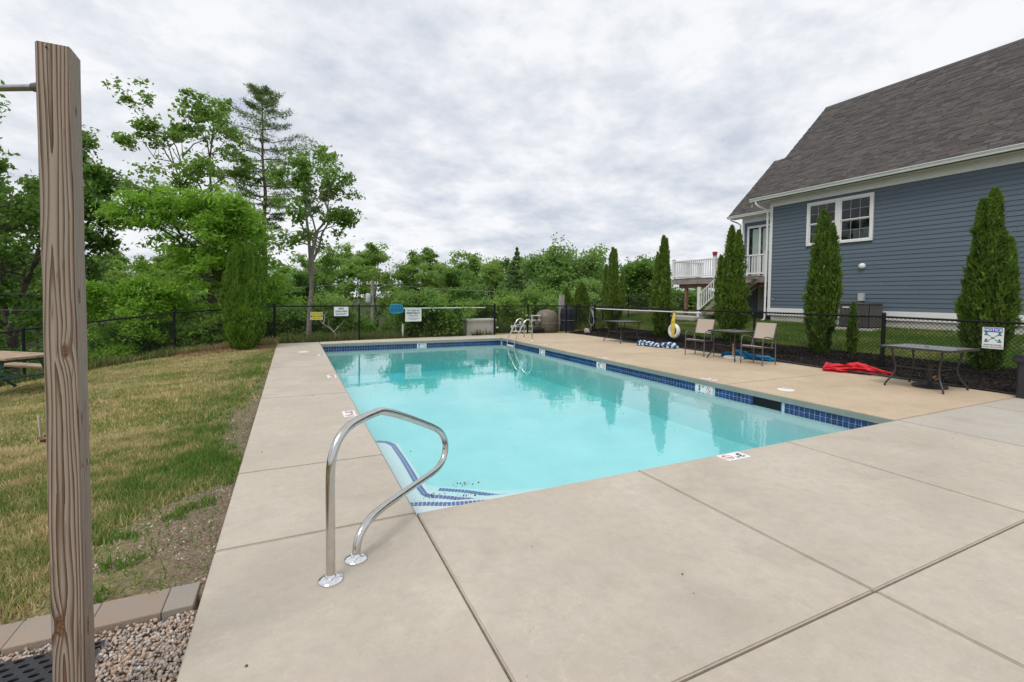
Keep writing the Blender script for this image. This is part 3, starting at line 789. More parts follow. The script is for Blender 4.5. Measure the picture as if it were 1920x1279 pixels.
for i in range(NB):
    z = BZ + i * EXPO
    spans = [(Y0, 9.29)]
    if z + EXPO > WZ0 and z < WZ1: spans = [(Y0, WY0 + 0.02), (WY1 - 0.02, 9.29)]
    for a, b in spans:
        cut = a + (b - a) * rnd.uniform(0.35, 0.8) if b - a > 5 else None
        if cut: board(a, cut - 0.002, z); board(cut + 0.002, b, z)
        else: board(a, b, z)
part('corner_board', MB().b2((16.695, 9.29, 1.15), (16.76, 9.405, 5.48)), MAT['white'], house, 0.004, world=True)
part('corner_board', MB().b2((16.761, 9.301, 1.15), (16.86, 9.40, 5.48)), MAT['white'], house, 0.004, world=True)
part('water_table', MB().b2((16.685, Y0, 0.86), (16.76, 9.41, 1.15)), MAT['white'], house, 0.004, world=True)
part('foundation', MB().b2((16.735, Y0, 0.2), (25.2, 9.27, 0.995)), MAT['foundation'], house, world=True)
part('frieze_board', MB().b2((16.69, Y0, 5.205), (16.729, 9.41, 5.46)), MAT['white'], house, 0.003, world=True)
part('soffit', MB().b2((16.30, Y0, 5.462), (16.74, 9.93, 5.485)), MAT['white'], house, world=True)
gp = [(16.295, 5.56), (16.17, 5.56), (16.165, 5.545), (16.19, 5.50), (16.20, 5.45), (16.295, 5.45)]
gut = part('gutter', MB().extr(gp, 'Y', Y0, 9.98), MAT['gutter'], house, world=True)
part('gutter_lip', MB().b2((16.158, Y0, 5.552), (16.182, 9.982, 5.572)), MAT['gutter'], gut, world=True)
ds = MB().tube([(16.24, 9.72, 5.46), (16.24, 9.72, 5.36), (16.30, 9.66, 5.27), (16.60, 9.50, 5.12), (16.645, 9.475, 5.02), (16.645, 9.475, 0.78), (16.62, 9.48, 0.68), (16.50, 9.50, 0.63)], 0.038, 8)
part('downspout', ds, MAT['white'], house, smooth=True, world=True)

MAT['grille'] = plain('grey_window_grille', (0.36, 0.37, 0.38), 0.05, 4, 0.5)
# window pair
win = part('window', MB().b2((16.655, WY0, WZ1 - 0.09), (16.732, WY1, WZ1)).b2((16.655, WY0, WZ0), (16.732, WY1, WZ0 + 0.075))
           .b2((16.655, WY0, WZ0 + 0.076), (16.732, WY0 + 0.09, WZ1 - 0.091)).b2((16.655, WY1 - 0.09, WZ0 + 0.076), (16.732, WY1, WZ1 - 0.091))
           .b2((16.655, 6.72, WZ0 + 0.076), (16.732, 6.88, WZ1 - 0.091)), MAT['white'], house, 0.004, world=True)
def win_glass():
    k = NT('reflective_window_glass')
    tr = k.n('ShaderNodeBsdfTransparent'); tr.inputs[0].default_value = (0.75, 0.78, 0.78, 1)
    gl = k.n('ShaderNodeBsdfGlossy'); gl.inputs['Roughness'].default_value = 0.02
    nm = k.bump(k.noise(k.obj(), 1.4, 2), 0.05, 0.02); k.l(nm, gl.inputs['Normal'])
    lw = k.n('ShaderNodeFresnel'); lw.inputs['IOR'].default_value = 1.45
    m = k.n('ShaderNodeMixShader'); k.l(lw.outputs[0], m.inputs[0]); k.l(tr.outputs[0], m.inputs[1]); k.l(gl.outputs[0], m.inputs[2])
    return k.done(m)
MAT['winglass'] = win_glass()
for a, b in ((WY0 + 0.09, 6.72), (6.88, WY1 - 0.09)):
    mid = (WZ0 + 0.075 + WZ1 - 0.09) / 2
    for z0, z1, xx in ((WZ0 + 0.076, mid, 16.715), (mid, WZ1 - 0.091, 16.69)):
        s = MB(); t_ = 0.032
        s.b2((xx - 0.014, a, z0), (xx + 0.012, b, z0 + t_)); s.b2((xx - 0.014, a, z1 - t_), (xx + 0.012, b, z1))
        s.b2((xx - 0.014, a, z0 + t_), (xx + 0.012, a + t_, z1 - t_)); s.b2((xx - 0.014, b - t_, z0 + t_), (xx + 0.012, b, z1 - t_))
        part('sash', s, MAT['white'], win, world=True)
        gw, gh = (b - a - 2 * t_) / 3, (z1 - z0 - 2 * t_) / 2
        for i in range(3):
            for j in range(2):
                part('pane', MB().b2((xx - 0.003, a + t_ + gw * i + 0.001, z0 + t_ + gh * j + 0.001), (xx + 0.002, a + t_ + gw * (i + 1) - 0.001, z0 + t_ + gh * (j + 1) - 0.001)), MAT['winglass'], win, world=True)
        mu = MB()
        for i in (1, 2): mu.b2((xx - 0.009, a + t_ + gw * i - 0.006, z0 + t_), (xx - 0.004, a + t_ + gw * i + 0.006, z1 - t_))
        mu.b2((xx - 0.0125, a + t_, z0 + t_ + gh - 0.006), (xx - 0.0095, b - t_, z0 + t_ + gh + 0.006))
        part('grille', mu, MAT['grille'], win, world=True)
room = MB().b2((18.2, 5.2, 2.6), (18.25, 8.4, 5.2)).b2((16.96, 5.2, 2.6), (18.2, 5.25, 5.2)).b2((16.96, 8.35, 2.6), (18.2, 8.4, 5.2)).b2((16.96, 5.25, 2.6), (18.2, 8.35, 2.65)).b2((16.96, 5.25, 5.15), (18.2, 8.35, 5.2))
part('room_interior', room, plain('room_wall', (0.10, 0.10, 0.10), 0.2, 3, 0.8), house, world=True)
part('window_paper', MB().b2((16.80, 5.86, 3.60), (16.81, 6.14, 3.99)).b2((16.80, 6.17, 3.60), (16.81, 6.36, 3.97)).b2((16.80, 6.98, 3.60), (16.81, 7.22, 3.98)), MAT['offwhite'], house, world=True)

# roof
def slope_frame(ex, ez, rx, rz):
    L = math.hypot(rx - ex, rz - ez); d = Vector(((rx - ex) / L, 0, (rz - ez) / L)); n = Vector((-d.z, 0, d.x)); return L, d, n
roof = part('roof', MB().extr([(EX, EZ), (RX, RZ), (RX, RZ - 0.14), (EX, EZ - 0.14)], 'Y', Y0, 9.95)
            .extr([(RX + 0.001, RZ), (25.75, EZ - 0.02), (25.75, EZ - 0.16), (RX + 0.001, RZ - 0.14)], 'Y', Y0, 9.95), MAT['shingle'], house, world=True)
part('ridge_cap', MB().extr([(RX - 0.13, RZ - 0.10), (RX, RZ + 0.035), (RX + 0.13, RZ - 0.10), (RX, RZ + 0.01)], 'Y', Y0, 9.955), MAT['shingle'], roof, world=True)
part('rake_board', MB().extr([(EX + 0.02, EZ - 0.145), (RX, RZ - 0.145), (RX, RZ - 0.30), (EX + 0.02, EZ - 0.30)], 'Y', 9.91, 9.945), MAT['white'], roof, world=True)
part('drip_edge', MB().extr([(EX, EZ + 0.004), (RX, RZ + 0.004), (RX, RZ - 0.05), (EX, EZ - 0.05)], 'Y', 9.951, 9.968), MAT['gutter'], roof, world=True)
sh_me = MB().box((0, 0, 0), (1, 1, 1)).mesh('shingle'); sh_me.materials.append(MAT['shingle'])
def shingle_field(ex, ez, rx, rz, y0, y1, seed):
    L, d, n = slope_frame(ex, ez, rx, rz); r = random.Random(seed); out = []
    k = 0; s = 0.0
    while s < L - 0.10:
        y = y0 - r.random() * 0.3
        while y < y1:
            wd = r.choice((0.13, 0.18, 0.24, 0.30, 0.37)) * r.uniform(0.85, 1.15)
            a, b = max(y, y0), min(y + wd, y1)
            if b - a > 0.03:
                th = r.choice((0.007, 0.007, 0.015, 0.016))
                p = Vector((ex, (a + b) / 2, ez)) + d * (s + 0.075) + n * (th / 2 + 0.004)
                out.append((p, b - a - 0.005, th, math.atan2(d.z, d.x)))
            y += wd
        s += 0.143; k += 1
    return out
def box_rows(rows):
    mb = MB(); tv = []
    for p, wd, th, ang in rows:
        mb.box(p, (0.160, wd, th), ry=-(ang - 0.02)); tv += [rnd.random()] * 6
    return mb, tv
main = shingle_field(EX - 0.02, EZ, RX, RZ, Y0, 9.95, 4)
vis = sorted([t for t in main if t[0].y > 2.0], key=lambda t: (t[0] - camv).length / (t[1] + 0.1))
chosen = set(id(t) for t in vis[:300])
for p, wd, th, ang in vis[:300]:
    o = bpy.data.objects.new('shingle', sh_me); COL.objects.link(o); o.parent = roof
    o.location = p - house.location - roof.location; o.scale = (0.160, wd, th); o.rotation_euler = (0, -(ang - 0.02), 0)
mb, tv = box_rows([t for t in main if id(t) not in chosen])
me = mb.mesh('shingle_courses'); tint_attr(me, tv)
o = link('shingle_courses', me, MAT['shingle'], roof, True); o['kind'] = 'stuff'
# rear wing
WX = 19.1
wm = MB(); wm.b2((WX + 0.03, 9.31, 0.62), (25.0, 12.55, 5.45))
wm.extr([(WX + 0.03, 5.451), (25.0, 5.451), (22.0, 8.5)], 'Y', 9.4, 12.55)
wing = part('rear_wing_wall', wm, MAT['siding'], house, world=True)
for i in range(19):
    z = 2.56 + i * EXPO
    if z + EXPO < 4.98: board(12.28, 12.44, z, WX + 0.03, wing)
    else: board(9.42, 12.44, z, WX + 0.03, wing)
part('corner_board', MB().b2((WX - 0.01, 12.44, 2.5), (WX + 0.05, 12.56, 5.45)), MAT['white'], house, 0.004, world=True)
part('frieze_board', MB().b2((WX - 0.012, 9.42, 5.16), (WX + 0.029, 12.57, 5.44)), MAT['white'], house, world=True)
part('gutter', MB().extr([(x + 2.43, z - 0.04) for x, z in gp], 'Y', 9.97, 13.08), MAT['gutter'], house, world=True)
part('soffit', MB().b2((18.72, 9.96, 5.40), (19.14, 13.03, 5.425)), MAT['white'], house, world=True)
part('downspout', MB().tube([(18.66, 12.9, 5.42), (18.66, 12.9, 5.34), (18.95, 12.72, 5.20), (19.06, 12.63, 5.10), (19.06, 12.63, 2.6)], 0.036, 8), MAT['white'], house, smooth=True, world=True)
wex, wez, wrx, wrz = 18.68, 5.52, 22.0, 8.70
wroof = part('rear_wing_roof', MB().extr([(wex, wez), (wrx, wrz), (wrx, wrz - 0.12), (wex, wez - 0.12)], 'Y', 9.96, 13.05)
             .extr([(wrx + 0.001, wrz), (25.4, wez), (25.4, wez - 0.12), (wrx + 0.001, wrz - 0.12)], 'Y', 9.31, 13.05), MAT['shingle'], house, world=True)
mb, tv = box_rows(shingle_field(wex - 0.02, wez, wrx, wrz, 9.97, 13.05, 5)); me = mb.mesh('shingle_courses'); tint_attr(me, tv)
o = link('shingle_courses', me, MAT['shingle'], wroof, True); o['kind'] = 'stuff'
part('drip_edge', MB().extr([(wex, wez + 0.004), (wrx, wrz + 0.004), (wrx, wrz - 0.05), (wex, wez - 0.05)], 'Y', 13.051, 13.066), MAT['gutter'], wroof, world=True)
dr = part('patio_door', MB().b2((WX - 0.02, 12.17, 2.52), (WX + 0.029, 12.27, 4.97)).b2((WX - 0.02, 9.5, 4.87), (WX + 0.029, 12.169, 4.97))
          .b2((WX - 0.02, 11.55, 2.52), (WX + 0.029, 11.66, 4.869)).b2((WX - 0.02, 10.0, 2.52), (WX + 0.029, 10.1, 4.869)), MAT['white'], house, 0.004, world=True)
part('door_pane', MB().b2((WX + 0.001, 11.66, 2.6), (WX + 0.02, 12.17, 4.87)).b2((WX + 0.001, 10.1, 2.6), (WX + 0.02, 11.55, 4.87)), MAT['glass'], dr, world=True)
part('curtain', MB().b2((WX - 0.004, 11.68, 2.6), (WX - 0.001, 11.98, 4.80)).b2((WX - 0.004, 10.9, 2.6), (WX - 0.001, 11.45, 4.80)), MAT['curtain'], dr, world=True)
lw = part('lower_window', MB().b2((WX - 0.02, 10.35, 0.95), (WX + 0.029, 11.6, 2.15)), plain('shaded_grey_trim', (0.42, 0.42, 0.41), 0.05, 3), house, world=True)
part('pane', MB().b2((WX - 0.03, 10.45, 1.15), (WX - 0.021, 11.3, 2.05)), MAT['glass'], lw, world=True)
# fittings on the wall
v_ = part('dryer_vent', MB().lathe([(0.10, 0.0), (0.105, 0.03), (0.09, 0.07), (0.05, 0.10), (0.0, 0.105)], n=16, axis='X'), MAT['white'], house, smooth=True)
v_.rotation_euler = (0, 0, math.pi); v_.location = Vector((16.715, 5.985, 2.655)) - house.location
mt_ = part('disconnect_box', MB().b2((16.60, 5.86, 1.47), (16.715, 6.04, 1.74)), plain('grey_metal_box', (0.45, 0.46, 0.47), 0.08, 6, 0.45), house, 0.01, world=True)
part('conduit', MB().tube([(16.66, 5.95, 1.47), (16.66, 5.95, 1.2), (16.45, 5.9, 1.05)], 0.018, 6), MAT['acgrey'], house, smooth=True, world=True)
part('hose_bib', MB().tube([(16.71, 9.13, 1.53), (16.66, 9.13, 1.53), (16.64, 9.13, 1.48)], 0.014, 6), MAT['chrome'], house, smooth=True, world=True)

# air conditioner
ac = thing('air_conditioner', 'grey louvred air conditioning unit against the blue house wall', 'air conditioner', (16.08, 5.66, 0.56))
part('cabinet', MB().b2((-0.36, -0.44, 0.04), (0.36, 0.44, 0.84)), MAT['blackplastic'], ac, 0.02)
for i in range(22):
    part('louvre', MB().b2((-0.375, -0.42 + i * 0.04, 0.08), (-0.361, -0.40 + i * 0.04, 0.78)), MAT['acgrey'], ac)
for i in range(18):
    part('louvre', MB().b2((-0.34 + i * 0.04, -0.455, 0.08), (-0.32 + i * 0.04, -0.441, 0.78)), MAT['acgrey'], ac)
part('top_cover', MB().b2((-0.385, -0.465, 0.80), (0.385, 0.465, 0.86)), MAT['acgrey'], ac, 0.015)
part('base_pad', MB().b2((-0.45, -0.55, -0.05), (0.42, 0.55, 0.04)), MAT['foundation'], ac, 0.01)
part('maker_badge', MB().b2((-0.381, 0.14, 0.69), (-0.376, 0.34, 0.725)), MAT['signwhite'], ac)

# raised deck with stairs
dk = thing('raised_deck', 'raised timber deck with white baluster railing and stairs beside the house', 'deck', (17.0, 12.0, 0.6))
fr = MB().b2((16.95, 9.45, 2.20), (16.99, 14.9, 2.46)).b2((16.99, 14.86, 2.20), (19.05, 14.9, 2.46))
part('rim_joist', fr, MAT['deckwood'], dk, world=True)
for i in range(14):
    part('deck_plank', MB().b2((16.93 + i * 0.15, 9.43, 2.462), (17.07 + i * 0.15, 14.93, 2.50)), MAT['deckwood'], dk, world=True)
for i in range(10):
    part('joist', MB().b2((17.0, 9.7 + i * 0.55, 2.22), (19.05, 9.74 + i * 0.55, 2.459)), MAT['brownwood'], dk, world=True)
part('beam', MB().b2((17.12, 9.5, 2.0), (17.24, 14.6, 2.199)), MAT['brownwood'], dk, world=True)
for y in (14.15, 11.2):
    part('support_post', MB().b2((17.1, y - 0.07, 0.3), (17.24, y + 0.07, 1.999)), MAT['brownwood'], dk, world=True)
part('brace', MB().tube([(17.17, 11.0, 1.4), (17.17, 10.3, 2.0)], 0.05, 4), MAT['deckwood'], dk, world=True)
RT = 3.36
for y in (9.72, 12.30, 14.85):
    pp = part('railing_post', MB().b2((16.92, y - 0.06, 2.44), (17.04, y + 0.06, RT + 0.08)), MAT['white'], dk, 0.005, world=True)
    part('post_cap', MB().b2((16.905, y - 0.075, RT + 0.081), (17.055, y + 0.075, RT + 0.12)), MAT['white'], pp, 0.01, world=True)
for y0, y1 in ((9.78, 12.24), (12.36, 14.79)):
    part('top_rail', MB().b2((16.94, y0, RT - 0.03), (17.02, y1, RT + 0.03)), MAT['white'], dk, 0.008, world=True)
    part('bottom_rail', MB().b2((16.95, y0, 2.56), (17.01, y1, 2.62)), MAT['white'], dk, 0.005, world=True)
bal = MB().box((0, 0, 0), (0.035, 0.035, RT - 0.03 - 2.62)).mesh('baluster'); bal.materials.append(MAT['white'])
def baluster(x, y, z=(RT - 0.03 + 2.62) / 2):
    o = bpy.data.objects.new('baluster', bal); COL.objects.link(o); o.parent = dk; o.location = Vector((x, y, z)) - dk.location
for y0, y1 in ((9.78, 12.24), (12.36, 14.79)):
    n_ = int((y1 - y0) / 0.125)
    for i in range(n_): baluster(16.98, y0 + (i + 0.5) * (y1 - y0) / n_)
part('top_rail', MB().b2((17.05, 14.81, RT - 0.03), (19.05, 14.89, RT + 0.03)), MAT['white'], dk, 0.008, world=True)
part('bottom_rail', MB().b2((17.05, 14.82, 2.56), (19.05, 14.88, 2.62)), MAT['white'], dk, 0.005, world=True)
for i in range(16): baluster(17.1 + i * 0.125, 14.85)
# stairs running along the deck front
SY0, SY1, SZ0, SZ1 = 12.40, 10.05, 0.62, 2.46
nst = 9
for i in range(nst):
    t = (i + 0.5) / nst
    part('stair_tread', MB().b2((16.0, SY0 + (SY1 - SY0) * t - 0.15, SZ0 + (SZ1 - SZ0) * t - 0.02), (16.9, SY0 + (SY1 - SY0) * t + 0.15, SZ0 + (SZ1 - SZ0) * t + 0.02)), MAT['deckwood'], dk, world=True)
for x in (15.97, 16.86):
    part('stringer', MB().extr([(SY0 + 0.15, SZ0 - 0.05), (SY0 - 0.15, SZ0 - 0.05), (SY1 - 0.05, SZ1 - 0.25), (SY1 - 0.05, SZ1)], 'X', x, x + 0.04), MAT['deckwood'], dk, world=True)
part('newel_post', MB().b2((15.95, 12.22, 0.55), (16.07, 12.34, 2.02)), MAT['white'], dk, 0.005, world=True)
for dz, hh in ((0.92, 0.06), (0.22, 0.05)):
    part('stair_rail', MB().extr([(12.22, SZ0 + 0.15 + dz), (12.22, SZ0 + 0.15 + dz + hh), (SY1, SZ1 + dz + hh), (SY1, SZ1 + dz)], 'X', 15.98, 16.04), MAT['white'], dk, world=True)
for i in range(17):
    y = 12.12 - i * 0.125; zb = SZ0 + 0.15 + (12.22 - y) / (12.22 - SY1) * (SZ1 - SZ0 - 0.15)
    part('stair_baluster', MB().b2((15.995, y - 0.017, zb + 0.26), (16.025, y + 0.017, zb + 0.94)), MAT['white'], dk, world=True)
part('hardware_plate', MB().b2((16.93, 13.1, 2.505), (16.95, 13.35, 2.53)), MAT['blackplastic'], dk, world=True)
fp = thing('flower_pot', 'small red hanging pot on the white deck railing', 'pot', (16.97, 12.30, RT + 0.12))
part('pot', MB().lathe([(0.0, -0.02), (0.06, -0.02), (0.10, 0.06), (0.11, 0.14), (0.08, 0.16), (0.0, 0.17)], n=14), MAT['red'], fp, smooth=True)
part('saucer', MB().lathe([(0.0, 0.165), (0.12, 0.17), (0.13, 0.185), (0.0, 0.19)], n=14), MAT['greyframe'], fp, smooth=True)
# pale stone patch by the stair foot
pad = part('stone_pad', MB().b2((15.4, 12.0, 0.3), (16.9, 14.6, 0.66)), MAT['foundation'], bevel=0.02)
struct(pad)

# ================================================================== FENCES
def chain_link(p0, p1, zb0, zb1, h, pitch=0.075, r=0.0024):
    """diamond mesh of two sets of slanted wires between two post feet"""
    mb = MB(); a = Vector((*p0, zb0)); b = Vector((*p1, zb1)); L = (Vector((*p1, 0)) - Vector((*p0, 0))).length
    d = (b - a) / L; nrm = Vector((d.y, -d.x, 0)).normalized() * 0.0035
    k = 1.0
    n = int((L + h) / pitch) + 1
    for sgn in (1, -1):
        for i in range(n):
            s0 = i * pitch - h
            s_a, s_b = (s0, s0 + h); za, zb_ = 0.0, h
            if s_a < 0: za = -s_a; s_a = 0
            if s_b > L: zb_ = h - (s_b - L); s_b = L
            if s_b <= s_a: continue
            if sgn < 0: s_a, s_b = L - s_a, L - s_b
            P0 = a + d * s_a + Vector((0, 0, za + 0.03)) + nrm * sgn; P1 = a + d * s_b + Vector((0, 0, zb_ + 0.03)) + nrm * sgn
            mb.tube([P0, P1], r, 3, cap=False)
    return mb
def fence(name, label, pts, h=1.13, rails=True, group='black chain link fences', mesh_r=0.0024, big=()):
    z = [float(zg(x, y)) if len(p) < 3 else p[2] for p in pts for x, y in [p[:2]]]
    f = thing(name, label, 'fence', (pts[0][0], pts[0][1], z[0]), group=None)
    for i, p in enumerate(pts):
        rr = 0.038 if i in big else 0.028
        top = h + (0.05 if i in big else 0.02)
        po = part('post', MB().tube([(p[0], p[1], z[i] - 0.3), (p[0], p[1], z[i] + top)], rr, 10), MAT['black'], f, smooth=True, world=True)
        part('post_cap', MB().lathe([(rr * 1.15, 0), (rr * 1.15, 0.02), (rr * 0.6, 0.045), (0.001, 0.05)], (p[0], p[1], z[i] + top), 10), MAT['black'], po, smooth=True, world=True)
    for i in range(len(pts) - 1):
        a, b = pts[i], pts[i + 1]
        part('top_rail', MB().tube([(a[0], a[1], z[i] + h), (b[0], b[1], z[i + 1] + h)], 0.021, 8), MAT['black'], f, smooth=True, world=True)
        part('chain_link_mesh', chain_link(a[:2], b[:2], z[i], z[i + 1], h, r=mesh_r), MAT['black'], f, world=True)
    return f
fence('side_fence', 'black chain link fence dropping away behind the lawn and picnic table',
      [(-1.25, 12.58, 0.0), (-3.56, 11.6, -0.15), (-6.04, 10.47, -0.46), (-8.6, 9.25, -0.95)], big=())
fence('rear_fence', 'black chain link fence across the far end carrying the safety signs',
      [(-1.25, 12.58, 0.0), (1.25, 12.97, 0.0), (3.8, 13.28, 0.0), (6.40, 13.52, 0.0)], big=(0, 3))
gate = thing('fence_gate', 'black chain link gate beside the taupe storage box', 'gate', (6.6, 13.55, 0.0))
gf_ = MB()
for a, b in (((6.55, 13.54, 0.06), (6.55, 13.54, 1.12)), ((7.78, 13.63, 0.06), (7.78, 13.63, 1.12)), ((6.55, 13.54, 1.12), (7.78, 13.63, 1.12)), ((6.55, 13.54, 0.06), (7.78, 13.63, 0.06))):
    gf_.tube([a, b], 0.019, 8)
part('gate_frame', gf_, MAT['black'], gate, smooth=True, world=True)
part('chain_link_mesh', chain_link((6.55, 13.54), (7.78, 13.63), 0.0, 0.0, 1.07), MAT['black'], gate, world=True)
part('hinge', MB().b2((6.47, 13.51, 0.25), (6.56, 13.56, 0.31)), MAT['chrome'], gate, world=True)
part('hinge', MB().b2((6.47, 13.51, 0.84), (6.56, 13.56, 0.90)), MAT['chrome'], gate, world=True)
part('latch', MB().b2((7.76, 13.58, 0.70), (7.90, 13.64, 0.78)), MAT['chrome'], gate, world=True)
fence('pump_fence', 'black chain link fence in front of the pool filter tank',
      [(7.92, 13.63, 0.0), (9.62, 13.40, 0.0), (10.62, 12.93, 0.0)], mesh_r=0.0048, big=(0, 1))
fence('right_fence', 'long black chain link fence along the mulch bed and arborvitae',
      [(10.70, 12.90, 0.0), (10.70, 11.72, 0.01), (10.70, 8.66, 0.0), (10.70, 5.47, 0.02), (10.70, 2.40, 0.03), (10.70, -0.4, 0.0)], h=1.12, mesh_r=0.0036, big=(0, 4))
fence('hill_fence', 'distant black fence climbing behind the arborvitae to the deck',
      [(10.9, 14.6, 0.05), (12.9, 15.3, 0.25), (15.0, 15.95, 0.45), (18.0, 17.1, 0.62), (21.5, 18.5, 0.72)], h=1.08)

# ================================================================== wooden shower post
def post_wood():
    k = NT('weathered_pressure_treated_post'); v = k.obj()
    sp = k.n('ShaderNodeSeparateXYZ'); k.l(v, sp.inputs[0]); X, Y, Z = sp.outputs
    wob = k.noise(k.mapped(v, (3, 3, 0.55)), 1.0, 3, 0.5); wob2 = k.noise(k.mapped(v, (5, 5, 0.8), (3, 1, 7)), 1.0, 2, 0.5)
    bulge = None; core = None
    for (kx, ky, kz, rx, rz, am) in ((0.012, -0.045, 1.44, 0.013, 0.040, 0.017), (-0.022, -0.045, 0.48, 0.018, 0.06, 0.022), (0.045, -0.008, 2.27, 0.010, 0.03, 0.012),
                                     (0.045, -0.018, 1.63, 0.012, 0.04, 0.015), (0.045, -0.02, 1.20, 0.010, 0.03, 0.012), (-0.012, -0.045, 2.02, 0.012, 0.22, 0.012), (0.045, -0.012, 0.44, 0.012, 0.05, 0.014), (-0.005, -0.045, 0.86, 0.012, 0.20, 0.010)):
        g1 = k.math('POWER', k.math('DIVIDE', k.math('SUBTRACT', X, kx), rx if ky < -0.04 else 0.02), 2.0)
        g2 = k.math('POWER', k.math('DIVIDE', k.math('SUBTRACT', Y, ky), 0.02 if ky < -0.04 else rx), 2.0)
        g3 = k.math('POWER', k.math('DIVIDE', k.math('SUBTRACT', Z, kz), rz), 2.0)
        q = k.math('ADD', k.math('ADD', g1, g2), g3)
        gs = k.math('MULTIPLY', k.math('POWER', 2.718, k.math('MULTIPLY', q, -0.5)), am * 0.62)
        bulge = gs if bulge is None else k.math('ADD', bulge, gs)
        if rz < 0.07:
            c = k.math('MULTIPLY', k.math('SUBTRACT', 1.0, k.math('MULTIPLY', q, 1.5), clamp=True), 2.2, clamp=True)
            core = c if core is None else k.math('MAXIMUM', core, c)
    face = k.math('GREATER_THAN', X, 0.0438)
    cc = k.math('ADD', k.math('MULTIPLY', X, k.math('SUBTRACT', 1.0, face)), k.math('MULTIPLY', k.math('ADD', Y, 0.055), face))
    zc = k.n('ShaderNodeCombineXYZ'); k.l(Z, zc.inputs[2])
    xc = k.math('ADD', -0.010, k.math('MULTIPLY', k.math('SUBTRACT', k.noise(zc.outputs[0], 0.9, 2, 0.4), 0.5), 0.035))
    dd_ = k.math('SUBTRACT', cc, xc)
    rr = k.math('SQRT', k.math('ADD', k.math('MULTIPLY', dd_, dd_), 0.000012))
    rr = k.math('ADD', rr, bulge)
    fine = k.noise(k.mapped(v, (90, 90, 2.2)), 1.0, 4, 0.6)
    lowf = k.noise(k.mapped(v, (16, 16, 0.9), (3, 1, 7)), 1.0, 2, 0.5)
    ph = k.math('ADD', k.math('MULTIPLY', rr, 100.0), k.math('ADD', k.math('MULTIPLY', fine, 0.45), k.math('ADD', k.math('MULTIPLY', lowf, 3.4), k.math('MULTIPLY', Z, 0.8))))
    saw = k.math('FRACT', ph)
    late = k.math('POWER', saw, 1.35)
    col = k.ramp(late, [(0.0, (0.37, 0.315, 0.255)), (1.0, (0.060, 0.031, 0.018)), (0.40, (0.33, 0.268, 0.208)), (0.66, (0.175, 0.108, 0.070))])
    grey = k.noise(k.mapped(v, (9, 9, 1.2)), 1.0, 4, 0.6)
    col = k.mix(k.remap(grey, 0.48, 0.78, 0, 0.4), col, (0.28, 0.262, 0.245))
    col = k.mix(k.math('MULTIPLY', face, 0.32), col, (0.25, 0.235, 0.22))
    col = k.mix(k.remap(fine, 0.42, 0.80, 0.0, 0.24), col, (0.42, 0.38, 0.32))
    tone = k.remap(Z, 0.0, 1.3, 0.42, 0.0)
    col = k.mix(tone, col, (0.20, 0.125, 0.085), 'MULTIPLY') if False else col
    low = k.math('MULTIPLY', k.remap(Z, 0.1, 1.35, 0.85, 0.0), late)
    col = k.mix(low, col, (0.13, 0.060, 0.034))
    ck = k.noise(k.mapped(v, (55, 55, 1.1), (2, 5, 1)), 1.0, 2, 0.4)
    crack = k.remap(k.math('ABSOLUTE', k.math('SUBTRACT', ck, 0.60)), 0.0, 0.012, 0.75, 0.0)
    col = k.mix(crack, col, (0.10, 0.075, 0.06))
    col = k.mix(k.math('MULTIPLY', core, 0.85), col, k.ramp(k.noise(v, 90, 3), [(0.35, (0.050, 0.026, 0.014)), (0.65, (0.23, 0.115, 0.040))]))
    h = k.math('ADD', k.math('MULTIPLY', late, -0.6), k.math('MULTIPLY', k.math('ADD', fine, k.math('MULTIPLY', crack, -1.0)), 0.5))
    return k.done(k.bsdf(col, 0.82, 0, 0.25, k.bump(h, 0.5, 0.003)))
pst = thing('shower_post', 'tall weathered timber post with steel shower arm in the foreground', 'post', (-1.486, -0.985, -0.14))
HW = 0.0445
zt = 2.335 + 0.14
body = MB()
lv = [0.0]; seg = 24
ring = lambda z, w=HW: [(-w, -w, z), (w, -w, z), (w, w, z), (-w, w, z)]
vs_ = []
for i in range(seg + 1):
    z = zt * i / seg; j_ = [rnd.uniform(-0.0008, 0.0008) for _ in range(8)]
    q = ring(z)
    if i == seg: q = [(-HW, -HW, zt), (HW, -HW, zt - 0.001), (HW, HW, zt - 0.006), (-HW, HW, zt - 0.003)]
    vs_ += [(x + j_[2 * m], y + j_[2 * m + 1], zz) for m, (x, y, zz) in enumerate(q)]
fs_ = [(3, 2, 1, 0), tuple(seg * 4 + i for i in range(4))]
for i in range(seg):
    for m in range(4): fs_.append((i * 4 + m, i * 4 + (m + 1) % 4, (i + 1) * 4 + (m + 1) % 4, (i + 1) * 4 + m))
body.add(vs_, fs_)
po = part('timber', body, post_wood(), pst)
bmx = bmesh.new(); bmx.from_mesh(po.data)
ed = [e for e in bmx.edges if len(e.link_faces) == 2 and e.calc_face_angle(0) > 0.6]
bmesh.ops.bevel(bmx, geom=ed, offset=0.0035, segments=2, affect='EDGES'); bmx.to_mesh(po.data); bmx.free()
part('nail_hole', MB().lathe([(0.0028, -0.002), (0.0028, 0.0006), (0.0001, 0.0008)], n=10, axis='Y'), MAT['black'], pst).location = (-0.015, -HW - 0.0005, zt - 0.018)
arm = MB().tube([(-HW - 0.001, 0.0, 2.335), (-HW - 0.02, 0.006, 2.335), (-0.30, 0.135, 2.335), (-0.55, 0.255, 2.335), (-0.60, 0.28, 2.315), (-0.62, 0.29, 2.26)], 0.0108, 12)
MAT['galv'] = plain('dull_galvanised_pipe', (0.33, 0.34, 0.33), 0.2, 30, 0.36, 1.0)
part('shower_arm', arm, MAT['galv'], pst, smooth=True)
